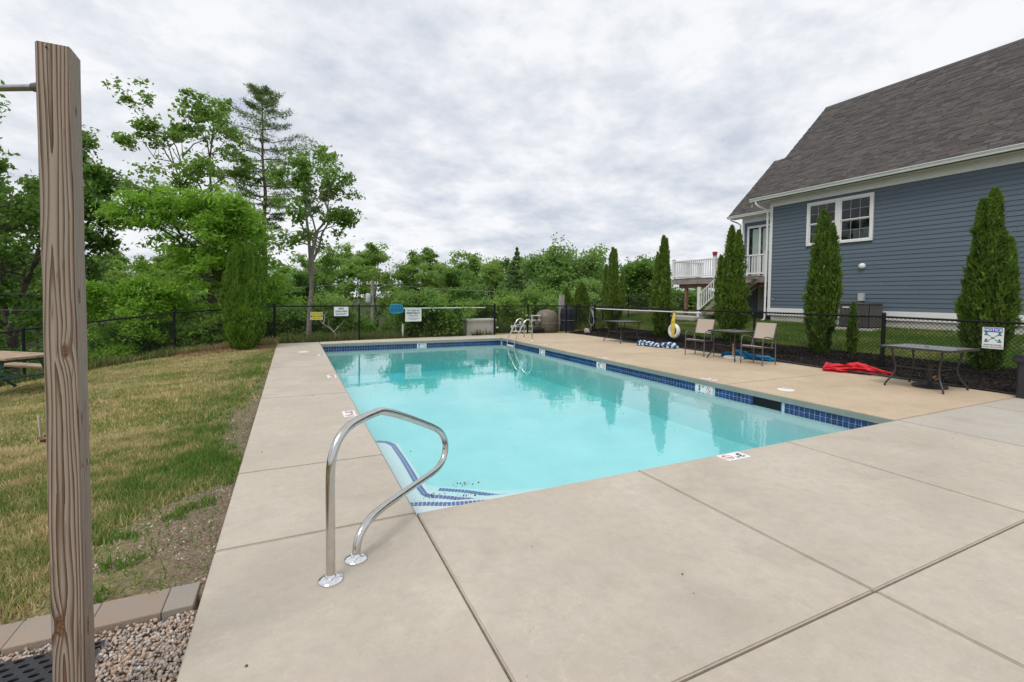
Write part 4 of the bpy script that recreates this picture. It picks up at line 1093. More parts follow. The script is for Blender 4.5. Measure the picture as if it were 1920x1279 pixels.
part('arm_flange', MB().tube([(-HW - 0.026, 0.008, 2.335), (-HW - 0.008, 0.001, 2.335), (-HW, 0.0, 2.335)], [0.0135, 0.0175, 0.0185], 14), MAT['greyframe'], pst, smooth=True)
part('shower_head', MB().lathe([(0.012, 0.0), (0.03, -0.03), (0.055, -0.05), (0.055, -0.062), (0.001, -0.063)], (-0.62, 0.29, 2.26), 18), MAT['steel'], pst, smooth=True)
spg = part('spigot', MB().tube([(-HW, 0.0, 1.132), (-HW - 0.016, 0.0, 1.130), (-HW - 0.03, 0, 1.128)], [0.009, 0.011, 0.007], 10).tube([(-HW - 0.014, 0, 1.12), (-HW - 0.014, 0, 1.145)], 0.006, 8), plain('aged_brass', (0.16, 0.075, 0.045), 0.3, 30, 0.45, 0.8), pst, smooth=True)
part('lever', MB().box((-HW - 0.030, 0, 1.178), (0.006, 0.012, 0.075), ry=-0.05), plain('pale_lever', (0.62, 0.56, 0.42), 0.1, 20, 0.5), spg, 0.002)
part('water_pipe', MB().tube([(-HW - 0.012, 0.012, 0.0), (-HW - 0.012, 0.012, 1.12)], 0.0075, 8).tube([(-HW - 0.012, 0.012, 1.14), (-HW - 0.012, 0.012, 2.32)], 0.0035, 6), MAT['greyframe'], pst, smooth=True)

# rubber mat at the foot of the post
mat_ = MB()
NXm, NYm, PW = 12, 16, 0.062
for i in range(NXm):
    for j in range(NYm):
        cx_, cy_ = i * PW + (PW / 2 if j % 2 else 0), j * PW * 0.62
        inner = [(cx_ + 0.019 * math.cos(2 * math.pi * t / 10), cy_ + 0.0105 * math.sin(2 * math.pi * t / 10)) for t in range(10)]
        hexo = [(cx_ + max(-PW / 2, min(PW / 2, 0.045 * math.cos(2 * math.pi * t / 10))), cy_ + max(-PW * 0.31, min(PW * 0.31, 0.03 * math.sin(2 * math.pi * t / 10)))) for t in range(10)]
        b0 = len(mat_.v)
        for z in (0.016, 0.0):
            mat_.v += [(x, y, z) for x, y in inner] + [(x, y, z) for x, y in hexo]
        for t in range(10):
            u = (t + 1) % 10
            mat_.f += [(b0 + t, b0 + u, b0 + 10 + u, b0 + 10 + t), (b0 + 20 + t, b0 + 20 + u, b0 + u, b0 + t)]
mo = part('rubber_mat', mat_, MAT['rubber'])
mo.location = (-2.28, -1.14, -0.040); mo.rotation_euler = (0, 0, R(-2))
tag(mo, 'black rubber drainage mat with oval holes on the gravel', 'mat')

# ================================================================== pool hardware
def flange(mb, x, y, r=0.062): return mb.lathe([(r, 0.0), (r, 0.008), (r * 0.9, 0.014), (0.030, 0.024), (0.027, 0.034), (0.0255, 0.036)], (x, y, 0), 28)
hr = thing('step_handrail', 'bent stainless steel handrail at the near corner of the pool', 'handrail', (-0.594, -0.567, 0.0), math.atan2(0.715, 0.699))
P = [(0, 0.0), (0, 0.30), (0.002, 0.56), (0.022, 0.665), (0.07, 0.735), (0.14, 0.775), (0.24, 0.792), (0.36, 0.797), (0.44, 0.795), (0.50, 0.778), (0.60, 0.742), (0.80, 0.657), (1.00, 0.567), (1.14, 0.50), (1.225, 0.447), (1.285, 0.385), (1.312, 0.32), (1.295, 0.25), (1.24, 0.20), (1.15, 0.178), (1.02, 0.176), (0.80, 0.182), (0.60, 0.186), (0.46, 0.186), (0.36, 0.178), (0.285, 0.155), (0.235, 0.115), (0.212, 0.06), (0.206, 0.0)]
# resample smoothly
def catmull(pts, n=5):
    out = []
    for i in range(len(pts) - 1):
        p0, p1, p2, p3 = [Vector(pts[max(0, min(len(pts) - 1, i + d))]) for d in (-1, 0, 1, 2)]
        for k_ in range(n):
            t = k_ / n
            out.append(0.5 * ((2 * p1) + (p2 - p0) * t + (2 * p0 - 5 * p1 + 4 * p2 - p3) * t * t + (3 * p1 - p0 - 3 * p2 + p3) * t ** 3))
    out.append(Vector(pts[-1])); return out
part('rail_tube', MB().tube(catmull([(s, 0, z) for s, z in P], 4), 0.0235, 20), MAT['steel'], hr, smooth=True)
for x in (0.0, 0.206): part('flange', flange(MB(), x, 0), MAT['chrome'], hr, smooth=True)
ld = thing('pool_ladder', 'stainless steel pool ladder at the far right corner', 'ladder', (6.62, 11.08, 0.0))
for s in (-1, 1):
    rail = catmull([(0, s * 0.30, 0), (0.0, s * 0.30, 0.35), (-0.02, s * 0.30, 0.58), (-0.10, s * 0.30, 0.70), (-0.20, s * 0.30, 0.72), (-0.32, s * 0.30, 0.62), (-0.50, s * 0.29, 0.30), (-0.62, s * 0.28, 0.05), (-0.66, s * 0.28, -0.15), (-0.66, s * 0.28, -0.9)], 4)
    part('ladder_rail', MB().tube(rail, 0.024, 12), MAT['steel'], ld, smooth=True)
    part('flange', flange(MB(), 0, s * 0.30), MAT['chrome'], ld, smooth=True)
for z in (-0.17, -0.48, -0.8): part('ladder_tread', MB().b2((-0.70, -0.26, z - 0.012), (-0.62, 0.26, z + 0.012)), MAT['pvc'], ld, 0.006)

def text_mesh(body_, size, mat, ext=0.0006, bold=0.0, spacing=1.0):
    c = bpy.data.curves.new('lettering', 'FONT'); c.body = body_; c.size = size; c.align_x = 'CENTER'; c.align_y = 'CENTER'
    c.extrude = ext; c.offset = bold; c.space_line = 1.0; c.space_character = spacing; c.resolution_u = 3
    ob = bpy.data.objects.new('lettering', c); COL.objects.link(ob)
    dg = bpy.context.evaluated_depsgraph_get()
    me = bpy.data.meshes.new_from_object(ob.evaluated_get(dg)); me.name = 'lettering'
    bpy.data.objects.remove(ob); bpy.data.curves.remove(c)
    me.materials.clear(); me.materials.append(mat); return me
def depth_marker(label, loc, rz, num, upright=None, w=0.30, h=0.15, cat='marker', sym=True):
    t = thing('depth_marker', label, cat, loc, 0, 'pool depth markers')
    if upright is None: t.rotation_euler = (0, 0, rz)
    else: t.rotation_euler = (R(90), 0, upright)
    part('plate', MB().b2((-w / 2, -h / 2, -0.001), (w / 2, h / 2, 0.003)), MAT['signwhite'], t, 0.001)
    o = link('numeral', text_mesh(num, h * 0.80, MAT['signblack'], 0.0006, 0.004), None, t); o.location = (-w * 0.27, 0, 0.0042)
    o = link('lettering', text_mesh('FT', h * 0.30, MAT['signblack'], 0.0006, 0.001), None, t); o.location = (-w * 0.05, h * 0.20, 0.0042)
    rgm = MB(); rr_ = h * 0.34
    rgm.tube([(w * 0.27 + rr_ * math.cos(2 * math.pi * i / 24), rr_ * math.sin(2 * math.pi * i / 24), 0.0035) for i in range(24)], 0.003, 4, closed=True)
    rgm.box((w * 0.27, 0, 0.0045), (rr_ * 1.9, 0.005, 0.002), R(-45))
    part('no_diving_symbol', rgm, MAT['signred'], t)
    part('diver_figure', MB().box((w * 0.27, 0.004, 0.004), (0.012, h * 0.36, 0.0016), R(35)).lathe([(0.010, 0), (0.010, 0.001), (0.0001, 0.0012)], (w * 0.27 + 0.022, -0.028, 0.0035), 8), MAT['signblack'], t)
    return t
depth_marker('white three foot depth tile set in the near deck edge', (3.03, -0.10, 0.001), R(180), '3')
depth_marker('white depth tile on the left deck just above the steel handrail', (-0.125, 2.98, 0.001), R(-90), '3')
depth_marker('white depth tile halfway along the left deck edge', (-0.12, 5.91, 0.001), R(-90), '4')
depth_marker('white depth tile on the left deck near the far corner', (-0.12, 9.19, 0.001), R(-90), '5')
depth_marker('flat white depth tile on the beige deck beside the round lid', (6.25, 3.04, 0.001), R(90), '3')
depth_marker('flat white depth tile halfway along the beige deck edge', (6.22, 6.25, 0.001), R(90), '4')
depth_marker('flat white depth tile on the beige deck near the ladder', (6.34, 9.5, 0.001), R(90), '5')
depth_marker('upright three foot tile in the blue waterline band', (6.088, 3.0, -0.165), 0, '3', upright=R(-90), w=0.39, h=0.145)
depth_marker('upright four foot tile in the blue waterline band', (6.088, 6.14, -0.165), 0, '4', upright=R(-90), w=0.36, h=0.145)
depth_marker('upright tile in the blue waterline band just past the ladder', (6.088, 9.12, -0.165), 0, '5', upright=R(-90), w=0.35, h=0.145)
depth_marker('upright five foot tile in the far waterline band', (3.13, 12.045, -0.165), 0, '5', upright=R(1.1), w=0.32, h=0.145)
def lid(label, x, y, r=0.13):
    t = thing('deck_hatch', label, 'hatch', (x, y, 0.0), group='round deck hatches')
    part('cover', MB().lathe([(r, 0.0), (r, 0.005), (r * 0.94, 0.008), (0.001, 0.009)], n=28), MAT['offwhite'], t, smooth=True)
    part('finger_hole', MB().lathe([(0.009, 0.0085), (0.009, 0.0102), (0.001, 0.0103)], (r * 0.6, 0, 0), 8), MAT['black'], t)
lid('round white skimmer hatch on the beige deck', 6.64, 1.81)
lid('round white skimmer hatch far down the grey left deck', -0.50, 10.03)
sk = thing('skimmer_opening', 'dark rectangular skimmer opening in the right waterline tiles', 'skimmer', (6.1, 1.76, -0.165))
part('throat', MB().b2((-0.004, -0.235, -0.075), (0.004, 0.235, 0.068)), MAT['black'], sk)
part('surround', MB().b2((-0.010, -0.25, 0.062), (0.004, 0.25, 0.072)).b2((-0.010, -0.25, -0.08), (0.004, -0.236, 0.061)).b2((-0.010, 0.236, -0.08), (0.004, 0.25, 0.061)), MAT['tile'], sk)

# ================================================================== signs
def sign(label, name, c, w, h, rz, face, lines, border=None, extra=None):
    t = thing(name, label, 'sign', c, 0); t.rotation_euler = (R(90), 0, rz)
    part('panel', MB().b2((-w / 2, -h / 2, -0.002), (w / 2, h / 2, 0.002)), MAT[face], t, 0.0008)
    for (txt, size, y, m) in lines:
        o = link('lettering', text_mesh(txt, size, MAT[m], 0.0004, size * 0.022), None, t); o.location = (0, y, 0.0035)
    if extra: extra(t)
    return t
def fine_print(t):
    part('illegible_print', MB().b2((-0.20, -0.112, 0.0021), (0.20, -0.102, 0.0026)).b2((-0.22, -0.142, 0.0021), (0.22, -0.132, 0.0026)).b2((-0.12, -0.172, 0.0021), (0.12, -0.162, 0.0026)), MAT['greyframe'], t)
def caution_extra(t):
    part('border', MB().b2((-0.175, -0.12, 0.0021), (0.175, 0.12, 0.0026)), MAT['signblack'], t)
    part('caution_band', MB().b2((-0.165, 0.015, 0.0027), (0.165, 0.112, 0.0032)), MAT['signyellow'], t)
    part('message_band', MB().b2((-0.165, -0.112, 0.0027), (0.165, -0.040, 0.0032)), MAT['signyellow'], t)
    part('illegible_print', MB().b2((-0.14, -0.020, 0.0027), (0.14, -0.008, 0.0032)).b2((-0.13, 0.0, 0.0027), (0.13, 0.008, 0.0032)), MAT['signyellow'], t)
    part('illegible_print', MB().b2((-0.13, -0.085, 0.0033), (-0.02, -0.066, 0.0038)).b2((0.0, -0.085, 0.0033), (0.13, -0.066, 0.0038)), MAT['signblack'], t)
sign('yellow and black caution sign wired to the far fence', 'caution_sign', (-0.07, 12.72, 0.82), 0.37, 0.25, R(8), 'signwhite',
     [('CAUTION', 0.078, 0.062, 'signblack'), ], extra=caution_extra)
sign('white no lifeguard on duty sign on the far fence', 'lifeguard_sign', (0.675, 12.84, 0.955), 0.45, 0.30, R(8), 'signwhite',
     [('NO', 0.105, 0.090, 'signblack'), ('LIFEGUARD', 0.075, 0.0, 'signblack'), ('ON DUTY', 0.075, -0.090, 'signblack')])
sign('white emergency call sign hanging below the skimmer pole', 'emergency_sign', (3.11, 13.15, 0.81), 0.60, 0.46, R(7), 'signwhite',
     [('IN CASE OF', 0.085, 0.155, 'signblack'), ('EMERGENCY', 0.088, 0.065, 'signblack'), ('CALL 911', 0.088, -0.025, 'signblack')], extra=fine_print)
def notice_extra(t):
    part('header_band', MB().b2((-0.125, 0.105, 0.0021), (0.125, 0.185, 0.0030)), MAT['signblue'], t)
    o = link('lettering', text_mesh('NOTICE', 0.066, MAT['signwhite'], 0.0004, 0.002), None, t); o.location = (0, 0.145, 0.0040)
    for sx_ in (-1, 1):
        for sy_ in (-1, 1):
            fg = MB().lathe([(0.017, 0.0), (0.017, 0.0012), (0.0001, 0.0014)], (sx_ * 0.088, sy_ * 0.062 + 0.030, 0.0022), 12)
            fg.add([(sx_ * 0.088 - 0.032, sy_ * 0.062 - 0.016, 0.0032), (sx_ * 0.088 + 0.032, sy_ * 0.062 - 0.016, 0.0032), (sx_ * 0.088 + 0.022, sy_ * 0.062 + 0.012, 0.0032), (sx_ * 0.088 - 0.022, sy_ * 0.062 + 0.012, 0.0032)], [(0, 1, 2, 3)])
            part('person_symbol', fg, MAT['signgreen'], t)
            part('arrow', MB().box((sx_ * 0.040, sy_ * 0.036, 0.003), (0.040, 0.008, 0.0016), sx_ * sy_ * R(35)).add([(sx_ * 0.062, sy_ * 0.050, 0.0038), (sx_ * 0.036, sy_ * 0.046, 0.0038), (sx_ * 0.050, sy_ * 0.026, 0.0038)], [(0, 1, 2)]), MAT['signgreen'], t)
    part('distance_symbol', MB().b2((-0.024, -0.016, 0.0022), (0.024, 0.016, 0.0032)), MAT['signgreen'], t)
    for txt, y in (('MAINTAIN PROPER', -0.125), ('SOCIAL DISTANCING', -0.162)):
        o = link('lettering', text_mesh(txt, 0.028, MAT['signblack'], 0.0004, 0.0006), None, t); o.location = (0, y, 0.0035)
sign('white and green notice sign with blue heading on the right fence', 'notice_sign', (10.655, 0.665, 0.845), 0.285, 0.385, R(-90), 'signwhite', [], extra=notice_extra)

# ================================================================== things on the fences
ring = thing('life_ring', 'white life ring hung with yellow rope on the right fence', 'life ring', (10.60, 8.31, 0.42))
NR = 36
part('ring', MB().tube([(0.0, 0.185 * math.cos(2 * math.pi * i / NR), 0.185 * math.sin(2 * math.pi * i / NR)) for i in range(NR)], 0.066, 14, closed=True), MAT['offwhite'], ring, smooth=True)
rp_ = MB(); rr = random.Random(3)
for i in range(9):
    o_ = rr.uniform(-0.045, 0.045); b_ = rr.uniform(-0.20, -0.06)
    rp_.tube(catmull([(-0.03, o_ * 0.3 - 0.03, 0.60), (-0.070, o_ - 0.045, 0.30), (-0.078, o_ - 0.055, b_ + 0.08), (-0.075, o_ - 0.02, b_), (-0.078, o_ + 0.025, b_ + 0.09), (-0.070, o_ + 0.01, 0.32), (-0.03, o_ * 0.3 - 0.01, 0.60)], 3), 0.006, 5)
rp_.tube([(-0.05, -0.06, 0.36), (-0.09, -0.02, 0.33), (-0.06, 0.03, 0.36), (-0.03, 0.0, 0.68)], 0.009, 5)
part('throw_rope', rp_, MAT['rope'], ring, smooth=True)
part('hanger', MB().tube([(0.06, 0, 0.66), (-0.06, 0, 0.64), (-0.07, 0, 0.60)], 0.008, 6), MAT['greyframe'], ring, smooth=True)
ph = thing('rescue_pole', 'long white rescue pole hung along the right fence top', 'pole', (10.64, 10.0, 1.03))
part('shaft', MB().tube([(0, 2.72, 0.0), (0, -2.75, 0.022)], 0.019, 10), MAT['pole_white'], ph, smooth=True)
part('hook', MB().tube(catmull([(0, 2.72, 0), (-0.02, 2.98, 0.03), (-0.03, 3.15, -0.07), (-0.02, 3.08, -0.22)], 4), 0.012, 8), MAT['steel'], ph, smooth=True)
for y in (2.0, -2.1): part('bracket', MB().tube([(0.05, y, 0.06), (0.0, y, -0.03), (-0.03, y, 0.03)], 0.007, 6), MAT['greyframe'], ph, smooth=True)
ln = thing('leaf_skimmer', 'blue pool net on a pale pole hung along the far fence', 'pool net', (2.49, 13.05, 1.03))
nh = MB()
pts_ = [(-0.20, -0.13), (-0.22, 0.0), (-0.20, 0.13), (0.0, 0.155), (0.20, 0.12), (0.24, 0.0), (0.20, -0.12), (0.0, -0.155)]
nh.tube([(x, -0.02, z) for x, z in pts_], 0.016, 6, closed=True)
part('net_frame', nh, MAT['netblue'], ln, smooth=True)
nm_ = MB()
for i in range(9): nm_.box((-0.19 + i * 0.048, 0.03, 0), (0.030, 0.004, 0.26))
nm_.box((0, 0.045, 0.0), (0.42, 0.10, 0.005)); nm_.box((0, 0.055, 0.06), (0.40, 0.004, 0.03)); nm_.box((0, 0.055, -0.06), (0.40, 0.004, 0.03))
part('net', nm_, MAT['netblue'], ln)
k_pole = part('pole', MB().tube([(0.24, -0.02, 0.02), (1.9, 0.10, 0.028), (3.40, 0.24, 0.035)], 0.017, 10), plain('pale_mint_pole', (0.62, 0.74, 0.68), 0.06, 3, 0.35), ln, smooth=True)
part('pole_grip', MB().tube([(2.55, 0.16, 0.032), (3.42, 0.242, 0.035)], 0.0185, 10), plain('beige_grip', (0.66, 0.60, 0.48), 0.06, 3, 0.5), ln, smooth=True)
hs = thing('garden_hose', 'grey garden hose coiled on the corner fence post', 'hose', (10.62, 12.93, 0.9))
hp = MB()
for i in range(4):
    c_ = i * 0.02
    hp.tube(catmull([(-0.05 - c_, -0.05, 0.12), (-0.07 - c_, -0.17, -0.1), (-0.07, -0.16 - c_, -0.45), (-0.06, 0.0, -0.60 + c_), (-0.06, 0.12 + c_, -0.4), (-0.06, 0.08, 0.0), (-0.05, 0.0, 0.14)], 4), 0.013, 6)
hp.tube(catmull([(-0.06, 0.0, -0.55), (-0.05, 0.04, -0.78), (-0.1, 0.05, -0.87), (-0.4, 0.3, -0.88)], 4), 0.013, 6)
part('coil', hp, plain('grey_hose', (0.26, 0.28, 0.28), 0.2, 10, 0.5), hs, smooth=True)
part('holder', MB().lathe([(0.10, -0.05), (0.09, 0.0), (0.10, 0.05)], (-0.06, -0.02, 0.13), 12, axis='X'), MAT['greyframe'], hs, smooth=True)
rk = MB(); Vv, Ff, _ = stones(np.array([[0, 0, 0.09]]), np.array([0.17]), np.random.default_rng(5), (0.5, 0.6))
rk.add(Vv.tolist(), Ff.tolist())
ro = part('rock', rk, MAT['stone']); ro.location = (10.05, 12.55, 0.02); tag(ro, 'small pale rock at the foot of the corner fence post', 'rock')

# ================================================================== beyond the far fence
bx = thing('storage_box', 'taupe plastic deck box behind the far fence', 'storage box', (5.92, 13.95, -0.06))
part('tub', MB().b2((-0.60, -0.27, 0.0), (0.60, 0.27, 0.58)), MAT['taupe'], bx, 0.02)
part('lid', MB().b2((-0.63, -0.30, 0.582), (0.63, 0.30, 0.66)), MAT['taupe'], bx, 0.02)
part('rim_shadow_band', MB().b2((-0.605, -0.275, 0.50), (0.605, 0.275, 0.53)), plain('taupe_shadow_line', (0.40, 0.38, 0.34), 0.05, 6), bx)  # darker band around the tub; the shadow under the rim is put into its colour
for i in range(3): part('panel_rib', MB().b2((-0.50 + i * 0.35, -0.283, 0.08), (-0.20 + i * 0.35, -0.271, 0.46)), MAT['taupe'], bx, 0.008)
ft = thing('filter_tank', 'bulging tan pool filter tank behind the chain link', 'tank', (9.45, 14.75, -0.14))
part('tank', MB().lathe([(0.30, 0.0), (0.42, 0.05), (0.50, 0.16), (0.52, 0.35), (0.515, 0.62), (0.50, 0.78), (0.42, 0.93), (0.28, 1.03), (0.10, 1.07), (0.001, 1.075)], n=36), MAT['tan'], ft, smooth=True)
part('tank_band', MB().lathe([(0.515, 0.45), (0.53, 0.46), (0.53, 0.50), (0.515, 0.51)], n=36), plain('dark_tan_band', (0.28, 0.23, 0.18), 0.1, 6), ft, smooth=True)
part('tank_foot', MB().lathe([(0.36, -0.08), (0.36, 0.03)], n=24), MAT['blackplastic'], ft)
pp = thing('pump_pipework', 'white PVC pipes and black pump left of the filter tank', 'pipework', (8.3, 14.35, -0.1))
pv = MB()
for path in ([(-0.75, 0, 0.0), (-0.75, 0, 0.34), (-0.1, 0, 0.34)], [(-0.55, 0.05, 0.0), (-0.55, 0.05, 0.34)], [(-0.1, 0, 0.34), (0.2, 0, 0.34), (0.2, 0, 0.78), (0.62, 0.1, 0.78)], [(0.2, -0.03, 0.58), (0.62, 0.1, 0.58)], [(-0.75, -0.02, 0.12), (0.5, -0.02, 0.12)], [(-0.35, 0, 0.0), (-0.35, 0, 0.5)]):
    pv.tube(path, 0.036, 10)
    for q in path: pv.lathe([(0.001, -0.05), (0.05, -0.05), (0.05, 0.05), (0.001, 0.05)], q, 10)
part('pipe', pv, MAT['pvc'], pp, smooth=True)
part('pump_body', MB().lathe([(0.08, -0.25), (0.13, -0.2), (0.13, 0.15), (0.09, 0.2), (0.09, 0.35)], (0.42, 0.0, 0.17), 16, axis='X'), MAT['blackplastic'], pp, smooth=True)
part('valve', MB().lathe([(0.06, -0.05), (0.07, 0.0), (0.06, 0.06), (0.02, 0.08)], (0.42, 0.02, 0.68), 12), MAT['blackplastic'], pp, smooth=True)
part('strainer_lid', MB().lathe([(0.10, 0.0), (0.11, 0.02), (0.06, 0.05), (0.001, 0.06)], (-0.45, 0, 0.38), 14), plain('blue_grey_lid', (0.25, 0.30, 0.42), 0.1, 8, 0.3), pp, smooth=True)
nv = thing('covered_tank', 'dark navy covered tank right of the tan filter', 'tank', (10.28, 14.35, -0.15))
part('cover', MB().lathe([(0.30, 0.0), (0.33, 0.1), (0.31, 0.5), (0.33, 0.9), (0.30, 1.12), (0.16, 1.22), (0.001, 1.24)], n=14), MAT['navy'], nv)
part('cord', MB().lathe([(0.335, 0.60), (0.35, 0.62), (0.335, 0.64)], n=14), MAT['greyframe'], nv)
wp = thing('timber_marker', 'short grey timber post standing behind the filter', 'post', (10.30, 14.9, -0.15))
part('post', MB().b2((-0.10, -0.10, 0.0), (0.10, 0.10, 1.72)), plain('grey_timber', (0.36, 0.33, 0.30), 0.2, 5, 0.85), wp, 0.01)
part('post_top', MB().b2((-0.105, -0.105, 1.721), (0.105, 0.105, 1.75)), plain('pale_timber_top', (0.48, 0.44, 0.38), 0.15, 5, 0.85), wp, 0.006)
vp = thing('vent_pipe', 'short white plastic pipe sticking up behind the far fence', 'pipe', (2.86, 13.75, -0.12))
part('pipe', MB().tube([(0, 0, 0), (0.015, 0, 0.54)], 0.038, 12), MAT['pvc'], vp, smooth=True)
part('cap', MB().lathe([(0.045, 0.53), (0.045, 0.58), (0.001, 0.585)], (0.015, 0, 0), 12), MAT['pvc'], vp, smooth=True)
# utility pole and wires
ut = thing('utility_pole', 'grey wooden utility pole with transformer among the far trees', 'utility pole', (5.46, 38.2, -9.0))
part('pole', MB().tube([(0, 0, 0), (0.05, 0, 11.75)], [0.20, 0.13], 10), plain('grey_pole_wood', (0.30, 0.27, 0.24), 0.2, 3, 0.9), ut, smooth=True)
part('crossarm', MB().box((0.05, 0, 11.45), (1.0, 0.12, 0.12), R(-22)), plain('crossarm_wood', (0.42, 0.40, 0.37), 0.15, 3, 0.9), ut)
for s in (-0.42, -0.15, 0.25, 0.45):
    part('insulator', MB().lathe([(0.05, 0), (0.06, 0.06), (0.03, 0.14), (0.001, 0.15)], (0.05 + s * 0.93, -s * 0.37, 11.51), 8), MAT['offwhite'], ut, smooth=True)
part('transformer', MB().lathe([(0.18, -0.38), (0.2, -0.34), (0.2, 0.3), (0.17, 0.38), (0.05, 0.4)], (-0.32, -0.1, 10.25), 14), plain('transformer_grey', (0.60, 0.62, 0.63), 0.06, 4, 0.45), ut, smooth=True)
part('guy_wire', MB().tube([(0.05, 0, 11.3), (0.75, 0, 9.2)], 0.012, 4), MAT['greyframe'], ut)
def wire(label, a, b, sag, r=0.014):
    a, b = Vector(a), Vector(b)
    p_ = [a.lerp(b, t / 16) - Vector((0, 0, sag * 4 * (t / 16) * (1 - t / 16))) for t in range(17)]
    tag(part('power_line', MB().tube(p_, r, 4), plain('aluminium_wire', (0.22, 0.23, 0.22), 0.1, 3, 0.5)), label, 'wire')
wire('power line sagging from the utility pole towards the right', (5.6, 38.1, 2.52), (11.1, 20.2, 1.72), 0.10, 0.013)
wire('upper power line running left from the utility pole', (5.3, 38.2, 2.6), (-14.0, 24.0, 1.35), 0.3)
wire('lower power line running left from the utility pole', (5.4, 38.2, 0.9), (-14.0, 23.5, 0.75), 0.3)

# ================================================================== patio furniture
def rrect(w, h, r, n=5):
    out = []
    for cx_, cy_, a0 in ((w - r, h - r, 0), (-w + r, h - r, 90), (-w + r, -h + r, 180), (w - r, -h + r, 270)):
        out += [(cx_ + r * math.cos(R(a0 + 90 * i / n)), cy_ + r * math.sin(R(a0 + 90 * i / n))) for i in range(n + 1)]
    return out
def table_glass():
    k = NT('obscure_table_glass'); v = k.obj(); vo = k.n('ShaderNodeTexVoronoi'); k.l(v, vo.inputs['Vector']); vo.inputs['Scale'].default_value = 40
    col = k.mix(k.remap(vo.outputs[0], 0.0, 0.6, 0, 0.6), (0.30, 0.325, 0.30), (0.40, 0.425, 0.40))
    return k.done(k.bsdf(col, 0.12, 0, 0.7, k.bump(vo.outputs[0], 0.12, 0.004)))
MAT['tglass'] = table_glass()
def make_table(label, loc, rz, half=0.48, legs=0.40):
    t = thing('patio_table', label, 'table', loc, rz, 'square metal patio tables')
    o_ = rrect(half, half, 0.10); i_ = rrect(half - 0.035, half - 0.035, 0.075)
    n_ = len(o_)
    m = MB(); z0, z1 = 0.685, 0.715
    vs = [(x, y, z) for z in (z0, z1) for x, y in o_] + [(x, y, z) for z in (z0, z1) for x, y in i_]
    fs = []
    for k_ in range(n_):
        q = (k_ + 1) % n_
        fs += [(k_, q, n_ + q, n_ + k_), (n_ + k_, n_ + q, 3 * n_ + q, 3 * n_ + k_), (3 * n_ + k_, 3 * n_ + q, 2 * n_ + q, 2 * n_ + k_), (2 * n_ + k_, 2 * n_ + q, q, k_)]
    m.add(vs, fs); part('rim', m, MAT['bronze'], t, 0.004)
    part('glass_top', MB().prism(rrect(half - 0.036, half - 0.036, 0.074), 0.699, 0.707), MAT['tglass'], t)
    part('umbrella_hole_ring', MB().lathe([(0.03, 0.700), (0.03, 0.712), (0.02, 0.714), (0.001, 0.7145)], n=14), MAT['bronze'], t, smooth=True)
    for sx_ in (-1, 1):
        for sy_ in (-1, 1):
            l_ = legs
            pth = catmull([(sx_ * l_ * 0.86, sy_ * l_ * 0.86, 0.69), (sx_ * l_ * 0.82, sy_ * l_ * 0.82, 0.55), (sx_ * l_ * 0.74, sy_ * l_ * 0.74, 0.36), (sx_ * l_ * 0.80, sy_ * l_ * 0.80, 0.20), (sx_ * l_ * 0.96, sy_ * l_ * 0.96, 0.07), (sx_ * l_, sy_ * l_, 0.0)], 4)
            part('leg', MB().tube(pth, 0.0155, 10), MAT['bronze'], t, smooth=True)
    q = legs * 0.745
    for a, b in (((-q, -q), (q, -q)), ((q, -q), (q, q)), ((q, q), (-q, q)), ((-q, q), (-q, -q))):
        part('stretcher', MB().tube([(a[0], a[1], 0.36), (b[0], b[1], 0.36)], 0.009, 8), MAT['bronze'], t, smooth=True)
    return t
make_table('dark patio table standing over the black umbrella base', (9.12, 0.98, 0.0), R(0), 0.53, 0.41)
make_table('dark patio table between the two tan chairs', (9.12, 4.87, 0.0), R(0), 0.44, 0.40)
make_table('far patio table nearest the garden hose', (9.32, 9.35, 0.0), R(0), 0.52, 0.45)
